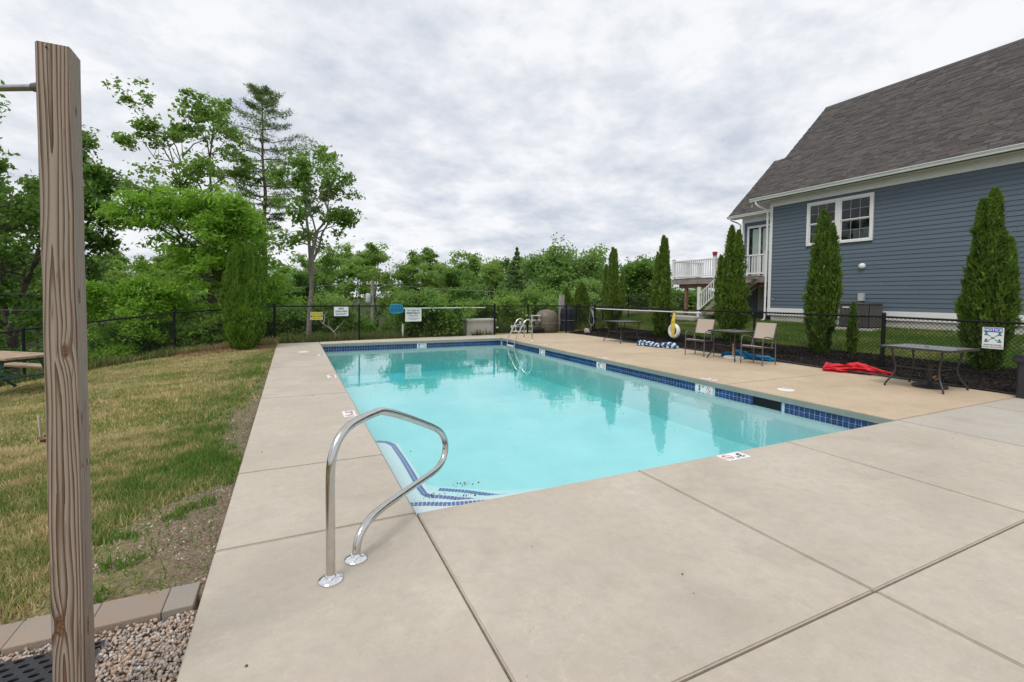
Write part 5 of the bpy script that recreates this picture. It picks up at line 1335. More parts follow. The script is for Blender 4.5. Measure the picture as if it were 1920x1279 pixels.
def make_chair(label, loc, rz):
    """faces local -X"""
    c = thing('sling_chair', label, 'chair', loc, rz, 'tan sling patio chairs')
    for s in (-1, 1):
        y = s * 0.265
        part('front_leg_and_arm', MB().tube(catmull([(-0.24, y, 0.0), (-0.235, y, 0.30), (-0.235, y, 0.54), (-0.20, y, 0.625), (-0.10, y, 0.645), (0.08, y, 0.615), (0.22, y, 0.575)], 4), 0.0125, 8), MAT['greyframe'], c, smooth=True)
        part('rear_leg', MB().tube(catmull([(0.24, y, 0.0), (0.235, y, 0.28), (0.225, y, 0.50), (0.215, y, 0.58)], 4), 0.0125, 8), MAT['greyframe'], c, smooth=True)
        part('back_upright', MB().tube([(0.11, s * 0.245, 0.37), (0.18, s * 0.245, 0.60), (0.285, s * 0.245, 0.93)], 0.0115, 8), MAT['greyframe'], c, smooth=True)
        part('seat_rail', MB().tube([(-0.24, s * 0.245, 0.42), (0.22, s * 0.245, 0.385)], 0.0115, 8), MAT['greyframe'], c, smooth=True)
    for cx_, cz_ in ((-0.236, 0.40), (0.232, 0.385)):
        part('crossbar', MB().tube([(cx_, -0.262, cz_), (cx_, 0.262, cz_)], 0.010, 8), MAT['greyframe'], c, smooth=True)
    def sheet(rows, th=0.004):
        m = MB(); n_ = 7; base = []
        for (x, z, sag) in rows:
            for k_ in range(n_):
                u = -1 + 2 * k_ / (n_ - 1); m.v.append((x + sag[0] * (1 - u * u), u * 0.243, z + sag[1] * (1 - u * u)))
        nr = len(rows)
        m.f = [(i * n_ + j, i * n_ + j + 1, (i + 1) * n_ + j + 1, (i + 1) * n_ + j) for i in range(nr - 1) for j in range(n_ - 1)]
        off = len(m.v); m.v += [(x + th * 0.5, y, z - th) for x, y, z in m.v]
        m.f += [tuple(off + q for q in f[::-1]) for f in list(m.f)]
        return m
    part('seat_sling', sheet([(-0.255, 0.428, (0, 0)), (-0.22, 0.437, (0, -0.012)), (0.0, 0.420, (0, -0.022)), (0.14, 0.408, (0, -0.012))]), MAT['sling'], c, smooth=True)
    part('back_sling', sheet([(0.175, 0.585, (0.012, 0)), (0.20, 0.66, (0.018, 0)), (0.24, 0.79, (0.018, 0)), (0.292, 0.945, (0.004, 0.004))]), MAT['sling'], c, smooth=True)
    part('care_label', MB().box((-0.10, 0.08, 0.385), (0.05, 0.035, 0.004), 0.3, 0.5), MAT['offwhite'], c)
    return c
make_chair('tan sling chair on the left of the middle table', (8.95, 5.74, 0.0), R(12))
make_chair('tan sling chair on the right of the middle table', (8.96, 4.05, 0.0), R(3))
# umbrellas and bases
ub = thing('umbrella_base', 'round black umbrella base under the right hand table', 'umbrella base', (9.27, 0.98, 0.0))
part('plate', MB().lathe([(0.24, 0.0), (0.245, 0.03), (0.22, 0.055), (0.06, 0.075), (0.04, 0.08)], n=32), MAT['blackplastic'], ub, smooth=True)
part('tube', MB().lathe([(0.035, 0.08), (0.032, 0.34), (0.04, 0.345), (0.04, 0.40), (0.02, 0.405)], n=16), MAT['blackplastic'], ub, smooth=True)
wb = thing('umbrella_base', 'round white umbrella base with tan tube beside the middle table', 'umbrella base', (9.27, 4.95, 0.0))
part('plate', MB().lathe([(0.235, 0.0), (0.24, 0.03), (0.21, 0.06), (0.05, 0.075), (0.04, 0.08)], n=32), MAT['offwhite'], wb, smooth=True)
part('tube', MB().lathe([(0.036, 0.075), (0.034, 0.36), (0.036, 0.37), (0.02, 0.372)], n=16), plain('tan_cardboard', (0.55, 0.33, 0.18), 0.1, 10, 0.7), wb, smooth=True)
part('knob', MB().lathe([(0.03, 0.37), (0.03, 0.42), (0.01, 0.425)], n=12), MAT['blackplastic'], wb, smooth=True)
def cloth_bundle(p0, p1, prof, seed, squash=0.55, n=44, m=60, folds=7, amp=0.34):
    """folded canopy lying on the ground: creased, flattened, tapered"""
    r = random.Random(seed); a, b = Vector((*p0, 0)), Vector((*p1, 0)); d = (b - a).normalized(); w = Vector((-d.y, d.x, 0)); L = (b - a).length
    ph = [r.uniform(0, 6.28) for _ in range(8)]; mb = MB()
    for i in range(m):
        t = i / (m - 1); R_ = float(np.interp(t, prof[0], prof[1]))
        cw = 0.035 * math.sin(t * 5 + ph[0]) + 0.02 * math.sin(t * 11 + ph[1])
        for k_ in range(n):
            an = 2 * math.pi * k_ / n
            f = 1 + amp * math.sin(folds * an + 4.5 * t + ph[2]) * 0.5 + amp * 0.6 * math.sin((folds + 3) * an - 7 * t + ph[3]) + 0.12 * math.sin(17 * t + 2 * an + ph[4]) + 0.10 * math.sin(31 * t - 3 * an + ph[6]) + 0.10 * math.sin(15 * an + 9 * math.sin(6 * t) + ph[7])
            off = w * (math.cos(an) * R_ * f + cw); zz = max(0.004, (math.sin(an) * f + 0.85) * R_ * squash * (1 + 0.25 * math.sin(9 * t + ph[5])))
            q = a + d * (L * t) + off; mb.v.append((q.x, q.y, zz))
    for i in range(m - 1):
        for k_ in range(n): mb.f.append((i * n + k_, i * n + (k_ + 1) % n, (i + 1) * n + (k_ + 1) % n, (i + 1) * n + k_))
    mb.f += [tuple(range(n))[::-1], tuple((m - 1) * n + k_ for k_ in range(n))]
    return mb
ru = thing('folded_umbrella', 'red patio umbrella lying folded on the beige deck', 'umbrella', (9.75, 2.45, 0.0))
part('canopy', cloth_bundle((9.40, 2.86), (10.12, 1.90), ([0, 0.06, 0.25, 0.5, 0.75, 0.95, 1], [0.05, 0.15, 0.18, 0.155, 0.115, 0.085, 0.04]), 1), MAT['red'], ru, smooth=True, world=True)
part('pole', MB().tube([(9.55, 2.45, 0.05), (9.66, 1.95, 0.035), (9.72, 0.75, 0.02)], 0.019, 8), MAT['bronze'], ru, smooth=True, world=True)
bu = thing('folded_umbrella', 'blue patio umbrella lying folded behind the right chair', 'umbrella', (9.55, 4.8, 0.0))
part('canopy', cloth_bundle((9.42, 5.42), (9.78, 4.18), ([0, 0.05, 0.25, 0.5, 0.62, 0.85, 1], [0.06, 0.14, 0.15, 0.12, 0.15, 0.12, 0.05]), 2, 0.52), MAT['blue'], bu, smooth=True, world=True)
part('pole', MB().tube([(9.70, 4.5, 0.05), (9.80, 3.9, 0.03), (9.70, 3.05, 0.02)], 0.018, 8), MAT['bronze'], bu, smooth=True, world=True)
def stripe_mat():
    k = NT('blue_white_striped_canvas'); sp = k.n('ShaderNodeSeparateXYZ'); k.l(k.pos(), sp.inputs[0])
    u = k.math('ADD', k.math('MULTIPLY', sp.outputs[0], 0.36), k.math('MULTIPLY', sp.outputs[1], -0.93))
    u = k.math('ADD', u, k.math('MULTIPLY', k.noise(k.pos(), 9, 2), 0.10))
    s = k.math('GREATER_THAN', k.math('SINE', k.math('MULTIPLY', u, 46.0)), 0.1)
    return k.done(k.bsdf(k.mix(s, (0.012, 0.10, 0.26), (0.66, 0.72, 0.76)), 0.8))
su = thing('folded_umbrella', 'blue and white striped umbrella lying folded by the mulch', 'umbrella', (9.3, 7.7, 0.0))
part('canopy', cloth_bundle((9.12, 8.40), (9.56, 7.12), ([0, 0.05, 0.3, 0.6, 0.9, 1], [0.05, 0.11, 0.14, 0.13, 0.12, 0.06]), 3, 0.55), stripe_mat(), su, smooth=True, world=True)
part('pole', MB().tube([(9.3, 8.2, 0.04), (9.52, 9.6, 0.02)], 0.018, 8), MAT['bronze'], su, smooth=True, world=True)
# litter bin at the frame edge
bn = thing('litter_bin', 'black plastic litter bin at the right edge of the deck', 'bin', (9.66, -0.20, 0.0))
part('body', MB().prism(rrect(0.19, 0.19, 0.04), 0.0, 0.60), MAT['blackplastic'], bn, 0.006)
part('rim', MB().prism(rrect(0.235, 0.235, 0.05), 0.56, 0.64), MAT['blackplastic'], bn, 0.012)
part('lid', MB().prism(rrect(0.22, 0.22, 0.05), 0.641, 0.675), MAT['blackplastic'], bn, 0.01)
# dry leaf clump
dl = MB(); Vv, Ff, _ = stones(np.random.default_rng(8).normal(0, 1, (16, 3)) * np.array([0.03, 0.04, 0.015]) + np.array([9.98, 1.22, 0.075]), np.full(16, 0.026), np.random.default_rng(9), (0.15, 0.3))
dl.add(Vv.tolist(), Ff.tolist()); dlo = part('dry_leaf_clump', dl, plain('orange_dry_leaves', (0.36, 0.18, 0.06), 0.3, 30, 0.9)); tag(dlo, 'orange brown clump of dry leaves in the mulch', 'leaves'); dlo['kind'] = 'stuff'

# ================================================================== picnic table
pt = thing('picnic_table', 'timber picnic table on green steel legs on the lawn', 'picnic table', (-5.50, 8.02, float(zg(-5.3, 8.0))), R(-38))
for i in range(5):
    part('top_plank', MB().b2((-0.95, -0.36 + i * 0.146, 0.72), (0.95, -0.222 + i * 0.146, 0.76)), MAT['tabletimber'], pt, 0.006)
for s in (-1, 1):
    for j in range(2):
        y0 = s * (0.62 + 0.15 * j) - 0.07
        part('seat_plank', MB().b2((-0.95, y0, 0.42), (0.95, y0 + 0.14, 0.46)), MAT['tabletimber'], pt, 0.006)
for x in (-0.70, 0.70):
    for s in (-1, 1):
        part('leg', MB().tube([(x, s * 0.25, 0.70), (x, s * 0.36, 0.40), (x, s * 0.72, 0.02)], 0.028, 8), MAT['greenmetal'], pt, smooth=True)
        part('seat_arm', MB().tube([(x, s * 0.30, 0.38), (x, s * 0.86, 0.40)], 0.024, 8), MAT['greenmetal'], pt, smooth=True)
    part('top_bearer', MB().b2((x - 0.03, -0.36, 0.66), (x + 0.03, 0.36, 0.719)), MAT['greenmetal'], pt)
part('tie_bar', MB().tube([(-0.70, 0, 0.40), (0.70, 0, 0.40)], 0.022, 8).tube([(-0.70, -0.34, 0.40), (-0.70, 0.34, 0.40)], 0.022, 8).tube([(0.70, -0.34, 0.40), (0.70, 0.34, 0.40)], 0.022, 8), MAT['greenmetal'], pt, smooth=True)

# ================================================================== TREES AND SHRUBS
def unit(v): return v / np.maximum(np.linalg.norm(v, axis=-1, keepdims=True), 1e-9)
def leaf_mesh(name, P, size, rg, mat, aspect=0.55, up=0.6, tint=None, droop=0.0, fold=0.12):
    """one creased leaf (two triangles) per point"""
    n = len(P)
    N = unit(rg.normal(0, 1, (n, 3)) * (1 - up) + np.array([0, 0, 1.0]) * up)
    a = unit(np.cross(N, rg.normal(0, 1, (n, 3)))); a[:, 2] -= droop; a = unit(a)
    b = unit(np.cross(N, a)); N = np.cross(a, b)
    s = size[:, None]
    V = np.stack([P - a * s * 0.5, P + b * s * aspect * 0.5 + N * s * fold, P + a * s * 0.5, P - b * s * aspect * 0.5 + N * s * fold], 1).reshape(-1, 3)
    i = np.arange(n)[:, None] * 4
    F = np.concatenate([i + np.array([[0, 1, 2]]), i + np.array([[0, 2, 3]])], 1).reshape(-1, 3)
    t = rg.random(n) if tint is None else tint
    return raw_mesh(name, V, F, np.repeat(t, 2), mat)
def limb(mb, pts, r0, r1, n=5):
    m = len(pts); mb.tube(pts, [r0 + (r1 - r0) * (i / (m - 1)) for i in range(m)], n)
def wiggle(a, b, rg, amp, m=5, bend=0.0):
    a, b = np.array(a, float), np.array(b, float); L = np.linalg.norm(b - a); out = []
    for i in range(m):
        t = i / (m - 1); q = a + (b - a) * t
        if 0 < i < m - 1: q = q + rg.normal(0, amp * L, 3)
        q[2] += bend * L * math.sin(math.pi * t) * 0.5
        out.append(q)
    return out
def deciduous(seed, H, base, Rad, tr, limbs=14, sub=5, leaves=22000, leaf=0.16, clump=0.32, mat='leaf_oak', bark='bark', lean=(0, 0), spread=1.0, top=0.95, prof=(0.55, 1.0, 0.9, 0.45), up=0.45, aspect=0.6, droop=0.0, flat=0.75, twigs=True, forks=0, fill=0.0):
    """returns (crown mesh, wood mesh): trunk, limbs, branches, and leaves gathered in clumps on the branches"""
    rg = np.random.default_rng(seed); wood = MB()
    tp = [np.array([lean[0] * t * H + rg.normal(0, 0.010 * H) * (t > 0), lean[1] * t * H + rg.normal(0, 0.010 * H) * (t > 0), H * top * t]) for t in np.linspace(0, 1, 8)]
    limb(wood, tp, tr, tr * 0.16, 8)
    stems = [tp]
    for f in range(forks):
        i0 = rg.integers(2, 4); az = rg.uniform(0, 6.28)
        e = tp[i0] + np.array([math.cos(az) * Rad * 0.6, math.sin(az) * Rad * 0.6, (H * top - tp[i0][2]) * rg.uniform(0.75, 0.98)])
        st = wiggle(tp[i0], e, rg, 0.03, 7, 0.10); limb(wood, st, tr * 0.62, tr * 0.10, 7); stems.append(st)
    C, W = [], []
    az = rg.uniform(0, 6.28)
    for i in range(limbs):
        st = stems[i % len(stems)]
        t = base + (0.97 - base) * ((i + rg.uniform(0.1, 0.9)) / limbs) ** 0.85
        u = (t - base) / (1 - base)
        k = t * (len(st) - 1) if st is tp else (0.25 + 0.72 * u) * (len(st) - 1)
        j = min(int(k), len(st) - 2); s0 = st[j] + (st[j + 1] - st[j]) * (k - j)
        env = Rad * float(np.interp(u, [0, 0.35, 0.65, 1.0], prof)) * spread
        az += 2.4 + rg.normal(0, 0.35); L = env * rg.uniform(0.65, 1.15); el = rg.uniform(0.15, 0.55) + 0.45 * u
        e = s0 + np.array([math.cos(az) * math.cos(el), math.sin(az) * math.cos(el), math.sin(el)]) * L
        e[2] = min(e[2], H * 1.0)
        path = wiggle(s0, e, rg, 0.05, 6, 0.18); r0 = max(0.012, tr * 0.42 * (1 - 0.6 * u)); limb(wood, path, r0, r0 * 0.18)
        C.append(e); W.append(1.0)
        for q in range(sub):
            sT = rg.uniform(0.25, 1.0); kk = sT * 5; jj = min(int(kk), 4); b0 = path[jj] + (path[jj + 1] - path[jj]) * (kk - jj)
            dd = unit((e - s0) + rg.normal(0, 0.75, 3) * np.linalg.norm(e - s0) + np.array([0, 0, 0.15 * L]))
            l2 = L * rg.uniform(0.22, 0.5) * (1.15 - 0.45 * sT); b1 = b0 + dd * l2
            bp = wiggle(b0, b1, rg, 0.06, 4, 0.1); limb(wood, bp, r0 * 0.36, r0 * 0.10, 4)
            C.append(b1); W.append(1.0); C.append(bp[2]); W.append(0.6)
            if twigs:
                for _ in range(2):
                    b2_ = b1 + unit(dd + rg.normal(0, 0.8, 3)) * l2 * rg.uniform(0.3, 0.7)
                    limb(wood, [b1, b2_], r0 * 0.14, r0 * 0.05, 3); C.append(b2_); W.append(0.8)
    C = np.array(C); W = np.array(W)
    if fill > 0:
        nf = int(len(C) * fill); u = rg.random(nf); rr_ = Rad * np.sqrt(rg.random(nf)) * np.interp(u, [0, 0.35, 0.65, 1.0], prof) * 0.95; an = rg.uniform(0, 6.28, nf)
        zz = H * (base + (1 - base) * u)
        C = np.concatenate([C, np.stack([rr_ * np.cos(an) + lean[0] * zz, rr_ * np.sin(an) + lean[1] * zz, zz], -1)]); W = np.concatenate([W, np.full(nf, 0.8)])
    W = W * rg.uniform(0.35, 1.6, len(W))
    k = rg.choice(len(C), leaves, p=W / W.sum())
    cs = clump * rg.uniform(0.6, 1.35, len(C))
    off = rg.normal(0, 1, (leaves, 3)); off = off * np.array([1, 1, flat]) * 0.55
    P = C[k] + off * cs[k][:, None]
    ct = rg.random(len(C)) * 0.55
    tint = np.clip(ct[k] + 0.45 * rg.random(leaves), 0, 1)
    sz = leaf * rg.uniform(0.6, 1.35, leaves)
    return leaf_mesh('crown', P, sz, rg, MAT[mat], aspect, up, tint, droop), wood
def put_tree(name, label, cat, data, loc, rz=0.0, group=None, bark='bark', sc=1.0):
    crown, wood = data
    wm_ = wood.mesh('trunk', smooth=True) if isinstance(wood, MB) else wood
    t = thing(name, label, cat, loc, rz, group); t.scale = (sc, sc, sc)
    link('crown', crown, None, t)
    if len(wm_.materials) == 0: wm_.materials.append(MAT[bark])
    link('trunk', wm_, None, t)
    return t, crown, wm_
def at(px, D, dz=0.0):
    """a spot D metres out along the view line at column px of the photograph's plan layout"""
    lat = (px - 960) / 866.656 * D
    x = CAM[0] + math.sin(YAW) * D + math.cos(YAW) * lat; y = CAM[1] + math.cos(YAW) * D - math.sin(YAW) * lat
    return (x, y, float(zg(x, y)) + dz)

# --- big trees on the left
def grown(px, D, top_z, **k):
    loc = at(px, D); H = top_z - loc[2]; return loc, H
loc, H = grown(405, 24, 10.7)
put_tree('oak_tree', 'spreading oak with open crown left of the tall pine', 'tree', deciduous(101, H, 0.46, 3.3, 0.16, 16, 4, 7800, 0.215, 0.34, 'leaf_oak', prof=(0.8, 1.05, 1.05, 0.75), forks=3, flat=0.55), loc, 0.4)
loc, H = grown(160, 24, 10.6)
put_tree('oak_tree', 'tall narrow oak rising directly behind the wooden post', 'tree', deciduous(102, H, 0.28, 2.3, 0.16, 22, 4, 11500, 0.22, 0.42, 'leaf_dark', prof=(1.5, 1.0, 0.45, 0.3), forks=1, flat=0.7), loc, 1.2)
loc, H = grown(20, 22, 6.7)
put_tree('broad_tree', 'dark leafy tree at the left edge behind the picnic table', 'tree', deciduous(103, H, 0.12, 3.0, 0.20, 20, 4, 11000, 0.26, 0.44, 'leaf_dark', prof=(0.9, 1.0, 0.9, 0.5), forks=2, fill=0.15), loc, 0.2)
loc, H = grown(-150, 15, 8.6)
put_tree('oak_tree', 'oak outside the left edge reaching one leafy branch into view', 'tree', deciduous(104, H, 0.35, 3.2, 0.20, 16, 5, 10000, 0.20, 0.36, 'leaf_oak', prof=(0.8, 1.0, 0.95, 0.5), forks=2), loc, 2.2)
loc, H = grown(395, 17.3, 4.65)
put_tree('locust_tree', 'bright green feathery tree in front of the oaks', 'tree', deciduous(105, H, 0.12, 2.45, 0.12, 24, 5, 21000, 0.20, 0.38, 'leaf_bright', prof=(0.95, 1.0, 0.85, 0.45), up=0.55, aspect=0.36, droop=0.35, forks=3, flat=0.42, fill=0.25), loc, 0.9)
loc, H = grown(578, 16.4, 6.62)
put_tree('maple_tree', 'slim forked tree with open crown right of the pine', 'tree', deciduous(106, H, 0.34, 1.40, 0.095, 18, 4, 5800, 0.140, 0.23, 'leaf_oak', bark='palebark', prof=(0.75, 0.95, 1.15, 0.85), forks=3, flat=0.65), loc, 0.5, bark='palebark')
loc, H = grown(470, 18.5, 3.2)
put_tree('young_tree', 'bright young tree right behind the left arborvitae', 'tree', deciduous(107, H, 0.10, 1.5, 0.07, 16, 5, 10000, 0.16, 0.34, 'leaf_bright', up=0.55, aspect=0.4, droop=0.3, flat=0.5, forks=2, fill=0.3), loc, 0.1)
loc, H = grown(245, 15.6, 1.55)
put_tree('sumac_shrub', 'bright green shrub spilling over the sloping side fence', 'shrub', deciduous(108, H, 0.08, 1.35, 0.05, 14, 5, 13000, 0.13, 0.30, 'leaf_bright', up=0.5, aspect=0.45, droop=0.25, flat=0.55, forks=2, fill=0.3), loc, 1.1)

# --- white pine
def pine(seed, H, base, Rad, tr, needles, size, asym=(0, 0)):
    rg = np.random.default_rng(seed); wood = MB()
    tp = [np.array([rg.normal(0, 0.004 * H), rg.normal(0, 0.004 * H), H * t]) for t in np.linspace(0, 1, 9)]; tp[0][:2] = 0
    limb(wood, tp, tr, 0.02, 9)
    P, Wt = [], []
    h = base * H
    while h < H * 0.985:
        u = (h / H - base) / (1 - base); n_ = rg.integers(3, 6); a0 = rg.uniform(0, 6.28)
        for i in range(n_):
            az = a0 + i * 6.28 / n_ + rg.normal(0, 0.25)
            L = Rad * float(np.interp(u, [0, 0.25, 0.5, 0.75, 1.0], [0.35, 0.85, 1.0, 0.62, 0.10])) * rg.uniform(0.55, 1.2)
            L *= 1 + asym[0] * math.cos(az) + asym[1] * math.sin(az)
            e = np.array([math.cos(az) * L, math.sin(az) * L, h + L * rg.uniform(0.02, 0.25) + 0.3 * u])
            path = wiggle((0, 0, h), e, rg, 0.03, 6, -0.10); limb(wood, path, tr * 0.22 * (1 - 0.6 * u), 0.008, 4)
            bare = 0.35 if u > 0.15 else 0.55
            for t in np.arange(bare, 1.02, 0.075):
                kk = min(t, 1) * 5; j = min(int(kk), 4); q = path[j] + (path[j + 1] - path[j]) * (kk - j)
                sl = L * 0.26 * (1.1 - 0.5 * t) * rg.uniform(0.6, 1.2)
                for s in (-1, 1):
                    for v in (0.25, 0.6, 1.0):
                        P.append(q + np.array([-math.sin(az) * s, math.cos(az) * s, 0.12]) * sl * v + np.array([math.cos(az), math.sin(az), 0]) * sl * 0.5 * v); Wt.append(1.0)
        h += H * rg.uniform(0.022, 0.040)
    for i in range(11):
        hh = H * rg.uniform(0.28, base); az = rg.uniform(0, 6.28); L = rg.uniform(0.4, 1.5)
        limb(wood, wiggle((0, 0, hh), (math.cos(az) * L, math.sin(az) * L, hh + rg.uniform(-0.25, 0.05)), rg, 0.03, 4), 0.025, 0.006, 4)
    P = np.array(P); k = rg.integers(0, len(P), needles)
    Q = P[k] + rg.normal(0, 1, (needles, 3)) * np.array([0.11, 0.11, 0.06])
    return leaf_mesh('crown', Q, size * rg.uniform(0.6, 1.3, needles), rg, MAT['needle'], 0.16, 0.15, None, -0.25, 0.0), wood
loc, H = grown(497, 28, 13.85)
put_tree('pine_tree', 'tall lone white pine with bare lower trunk', 'tree', pine(111, H, 0.50, 3.0, 0.22, 17000, 0.22, (-0.1, -0.1)), loc, 0.3)

# --- arborvitae
def arborvitae(seed, H, Rb, leaders, sprays=20000, size=0.072, mat='arb', rag=0.38, full=0.30):
    """dense column of upright sprays; leaders = (dx, dy, height fraction, radius fraction)"""
    rg = np.random.default_rng(seed); Ps, Ns, Ts = [], [], []
    tot = sum(h * r for _, _, h, r in leaders); wood = MB()
    for (dx_, dy_, hf, rf) in leaders:
        n = int(sprays * hf * rf / tot); h = H * hf
        t = rg.random(n) ** 1.15
        prof_ = np.interp(t, [0, 0.06, 0.2, 0.36, 0.55, 0.78, 0.93, 1.0], [0.42, 0.66, 0.9, 1.0, 0.90, 0.62, 0.34, 0.05])
        an = rg.uniform(0, 2 * np.pi, n)
        lump = 0.95 + rag * (vnoise(an * 2.2 + seed, t * H * 2.0, 1.0, seed) - 0.5) * 2 + rag * 0.8 * (vnoise(an * 4.5, t * H * 4.5, 1.0, seed + 1) - 0.5) * 2 + rag * 0.7 * (vnoise(an * 9.0, t * H * 9.0, 1.0, seed + 2) - 0.5) * 2
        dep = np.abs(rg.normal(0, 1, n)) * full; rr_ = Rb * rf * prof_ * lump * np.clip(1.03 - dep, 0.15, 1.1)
        P = np.stack([dx_ * np.clip(t * 2.2, 0.25, 1) + rr_ * np.cos(an), dy_ * np.clip(t * 2.2, 0.25, 1) + rr_ * np.sin(an), 0.04 + t * h], -1)
        Ps.append(P); Ns.append(np.stack([np.cos(an), np.sin(an), np.zeros(n)], -1))
        cl = vnoise(an * 3.0 + 9, t * H * 4.0, 1.0, seed + 3)
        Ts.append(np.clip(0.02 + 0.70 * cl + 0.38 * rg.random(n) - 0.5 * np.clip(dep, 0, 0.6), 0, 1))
        limb(wood, [np.array([dx_ * 0.25, dy_ * 0.25, -0.1]), np.array([dx_, dy_, h * 0.5]), np.array([dx_, dy_, h * 0.96])], 0.05, 0.008, 6)
        # tip shoots
    P = np.concatenate(Ps); N = np.concatenate(Ns); T = np.concatenate(Ts); n = len(P)
    a = unit(np.stack([N[:, 0] * 0.45, N[:, 1] * 0.45, np.full(n, 0.85)], -1) + rg.normal(0, 0.33, (n, 3)))
    side = unit(np.cross(a, N + rg.normal(0, 0.7, (n, 3))))
    s = (size * rg.uniform(0.55, 1.4, n))[:, None]
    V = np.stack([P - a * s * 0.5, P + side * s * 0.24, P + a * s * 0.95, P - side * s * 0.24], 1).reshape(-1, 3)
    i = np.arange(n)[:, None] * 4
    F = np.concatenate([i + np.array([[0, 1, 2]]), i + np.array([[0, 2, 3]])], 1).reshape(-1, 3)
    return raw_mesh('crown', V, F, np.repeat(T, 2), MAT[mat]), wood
def arb(label, x, y, H, Rb, leaders, seed, mat='arb', sprays=20000, **k):
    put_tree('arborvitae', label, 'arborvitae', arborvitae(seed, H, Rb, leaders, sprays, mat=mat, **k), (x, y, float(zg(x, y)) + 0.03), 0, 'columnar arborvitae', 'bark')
arb('arborvitae in front of the pair of house windows', 11.5, 4.16, 3.62, 0.31, [(0.02, 0.06, 1.0, 1.0), (-0.03, -0.20, 0.88, 0.72), (0.05, 0.24, 0.62, 0.66), (0.0, -0.05, 0.80, 0.9)], 201, sprays=36000)
arb('tallest near arborvitae behind the notice sign', 11.62, 1.08, 3.52, 0.265, [(0.0, -0.02, 1.0, 1.0), (0.0, 0.15, 0.95, 0.74), (0.0, -0.27, 0.72, 0.70), (0.0, 0.25, 0.60, 0.78), (-0.10, -0.06, 0.8, 0.95)], 202, sprays=50000)
arb('arborvitae hiding the deck stairs', 11.8, 7.12, 3.62, 0.32, [(0.0, 0.06, 1.0, 0.92), (0.0, -0.20, 0.95, 0.78), (0.0, 0.44, 0.75, 0.62), (0.0, -0.2, 0.62, 0.95)], 203, sprays=30000)
arb('slender arborvitae behind the life ring', 11.3, 9.62, 3.58, 0.29, [(0.0, 0.0, 1.0, 0.9), (0.0, 0.28, 0.84, 0.66), (0.0, -0.14, 0.97, 0.6), (0.0, 0.05, 0.66, 1.15)], 204, sprays=24000)
arb('farthest columnar arborvitae behind the far patio table', 11.3, 12.45, 3.42, 0.29, [(0.0, 0.08, 1.0, 0.9), (0.0, 0.50, 0.80, 0.62), (0.0, -0.56, 0.70, 0.55), (0.0, -0.10, 0.98, 0.7), (0.0, -0.2, 0.55, 0.7)], 205, sprays=20000)
arb('small shoot of arborvitae at the foot of the window arborvitae', 11.75, 3.56, 1.25, 0.10, [(0, 0, 1, 1)], 206, sprays=1500)
put_tree('arborvitae', 'broad yellow green arborvitae at the far left corner of the lawn', 'arborvitae', arborvitae(207, 2.88, 0.46, [(-0.16, 0.0, 0.97, 0.80), (0.22, 0.0, 1.0, 0.74), (0.05, -0.1, 0.62, 1.05)], 52000, 0.058, 'arb_yel', 0.16, 0.14), (-1.98, 11.5, -0.05), 0, 'columnar arborvitae')
put_tree('arborvitae', 'left of two small arborvitae behind the filter', 'arborvitae', arborvitae(208, 2.15, 0.36, [(0, 0, 1, 1), (0.15, 0, 0.9, 0.6)], 8000, 0.085, 'arb_yel', 0.12, 0.2), (11.05, 15.7, -0.25), 0, 'columnar arborvitae')
put_tree('arborvitae', 'right of two small arborvitae behind the filter', 'arborvitae', arborvitae(209, 2.25, 0.46, [(0, 0, 1, 1), (-0.15, 0.1, 0.85, 0.6)], 10000, 0.085, 'arb', 0.12, 0.2), (11.42, 14.95, -0.15), 0, 'columnar arborvitae')

# --- pale shrubby tree and far round bush
loc, H = grown(1052, 30, 3.7)
put_tree('shrubby_tree', 'pale leafy tree rising behind the pool filter', 'tree', deciduous(121, H, 0.05, 2.5, 0.09, 18, 6, 20000, 0.20, 0.42, 'leaf_pale', prof=(1.0, 1.0, 0.85, 0.5), forks=3, fill=0.6, flat=0.8), loc, 0.6)
loc, H = grown(1105, 33, 3.1)
put_tree('shrubby_tree', 'pale leafy tree right of the filter and left of the arborvitae', 'tree', deciduous(122, H, 0.05, 1.9, 0.08, 16, 6, 13000, 0.20, 0.40, 'leaf_mid', prof=(1.0, 1.0, 0.85, 0.5), forks=2, fill=0.6), loc, 1.6)
loc, H = grown(1203, 32, 3.6)
put_tree('round_tree', 'round dark green tree between two arborvitae', 'tree', deciduous(123, H, 0.05, 1.7, 0.09, 16, 6, 17000, 0.19, 0.40, 'leaf_dark', prof=(1.0, 1.05, 0.9, 0.5), forks=3, fill=0.7), loc, 0.6)
loc, H = grown(1290, 44, 1.5)
put_tree('low_tree', 'low dark tree seen under the raised deck', 'tree', deciduous(124, H, 0.05, 3.0, 0.09, 14, 5, 9000, 0.26, 0.5, 'leaf_dark', fill=0.6), loc, 0.6)

# --- background wood: eight kinds, copied
kinds = []
for i in range(8):
    H = 12.0 + 0.9 * (i % 4)
    m_ = ('leaf_mid', 'leaf_dark', 'leaf_mid', 'leaf_oak')[i % 4]
    c, w_m = deciduous(300 + i, H, 0.05, 3.3 + 0.25 * (i % 3), 0.17, 20, 4, 8500, 0.36, 0.60, m_, prof=(0.9, 1.0, 0.85, 0.45), forks=2, fill=0.22, twigs=True, flat=0.6, up=0.55)
    wm2 = w_m.mesh('trunk', smooth=True); wm2.materials.append(MAT['bark']); kinds.append((c, wm2, H))
rr = random.Random(77)
def spot(px):
    for lim, n_ in ((70, 'left of the wooden post'), (170, 'behind the wooden post'), (430, 'behind the bright feathery tree'), (540, 'behind the tall pine'), (650, 'behind the slim forked tree'),
                    (740, 'around the utility pole'), (810, 'above the emergency sign'), (880, 'between the emergency sign and the storage box'), (945, 'above the storage box'), (1010, 'above the gate'), (1300, 'behind the pale leafy tree')):
        if px < lim: return n_
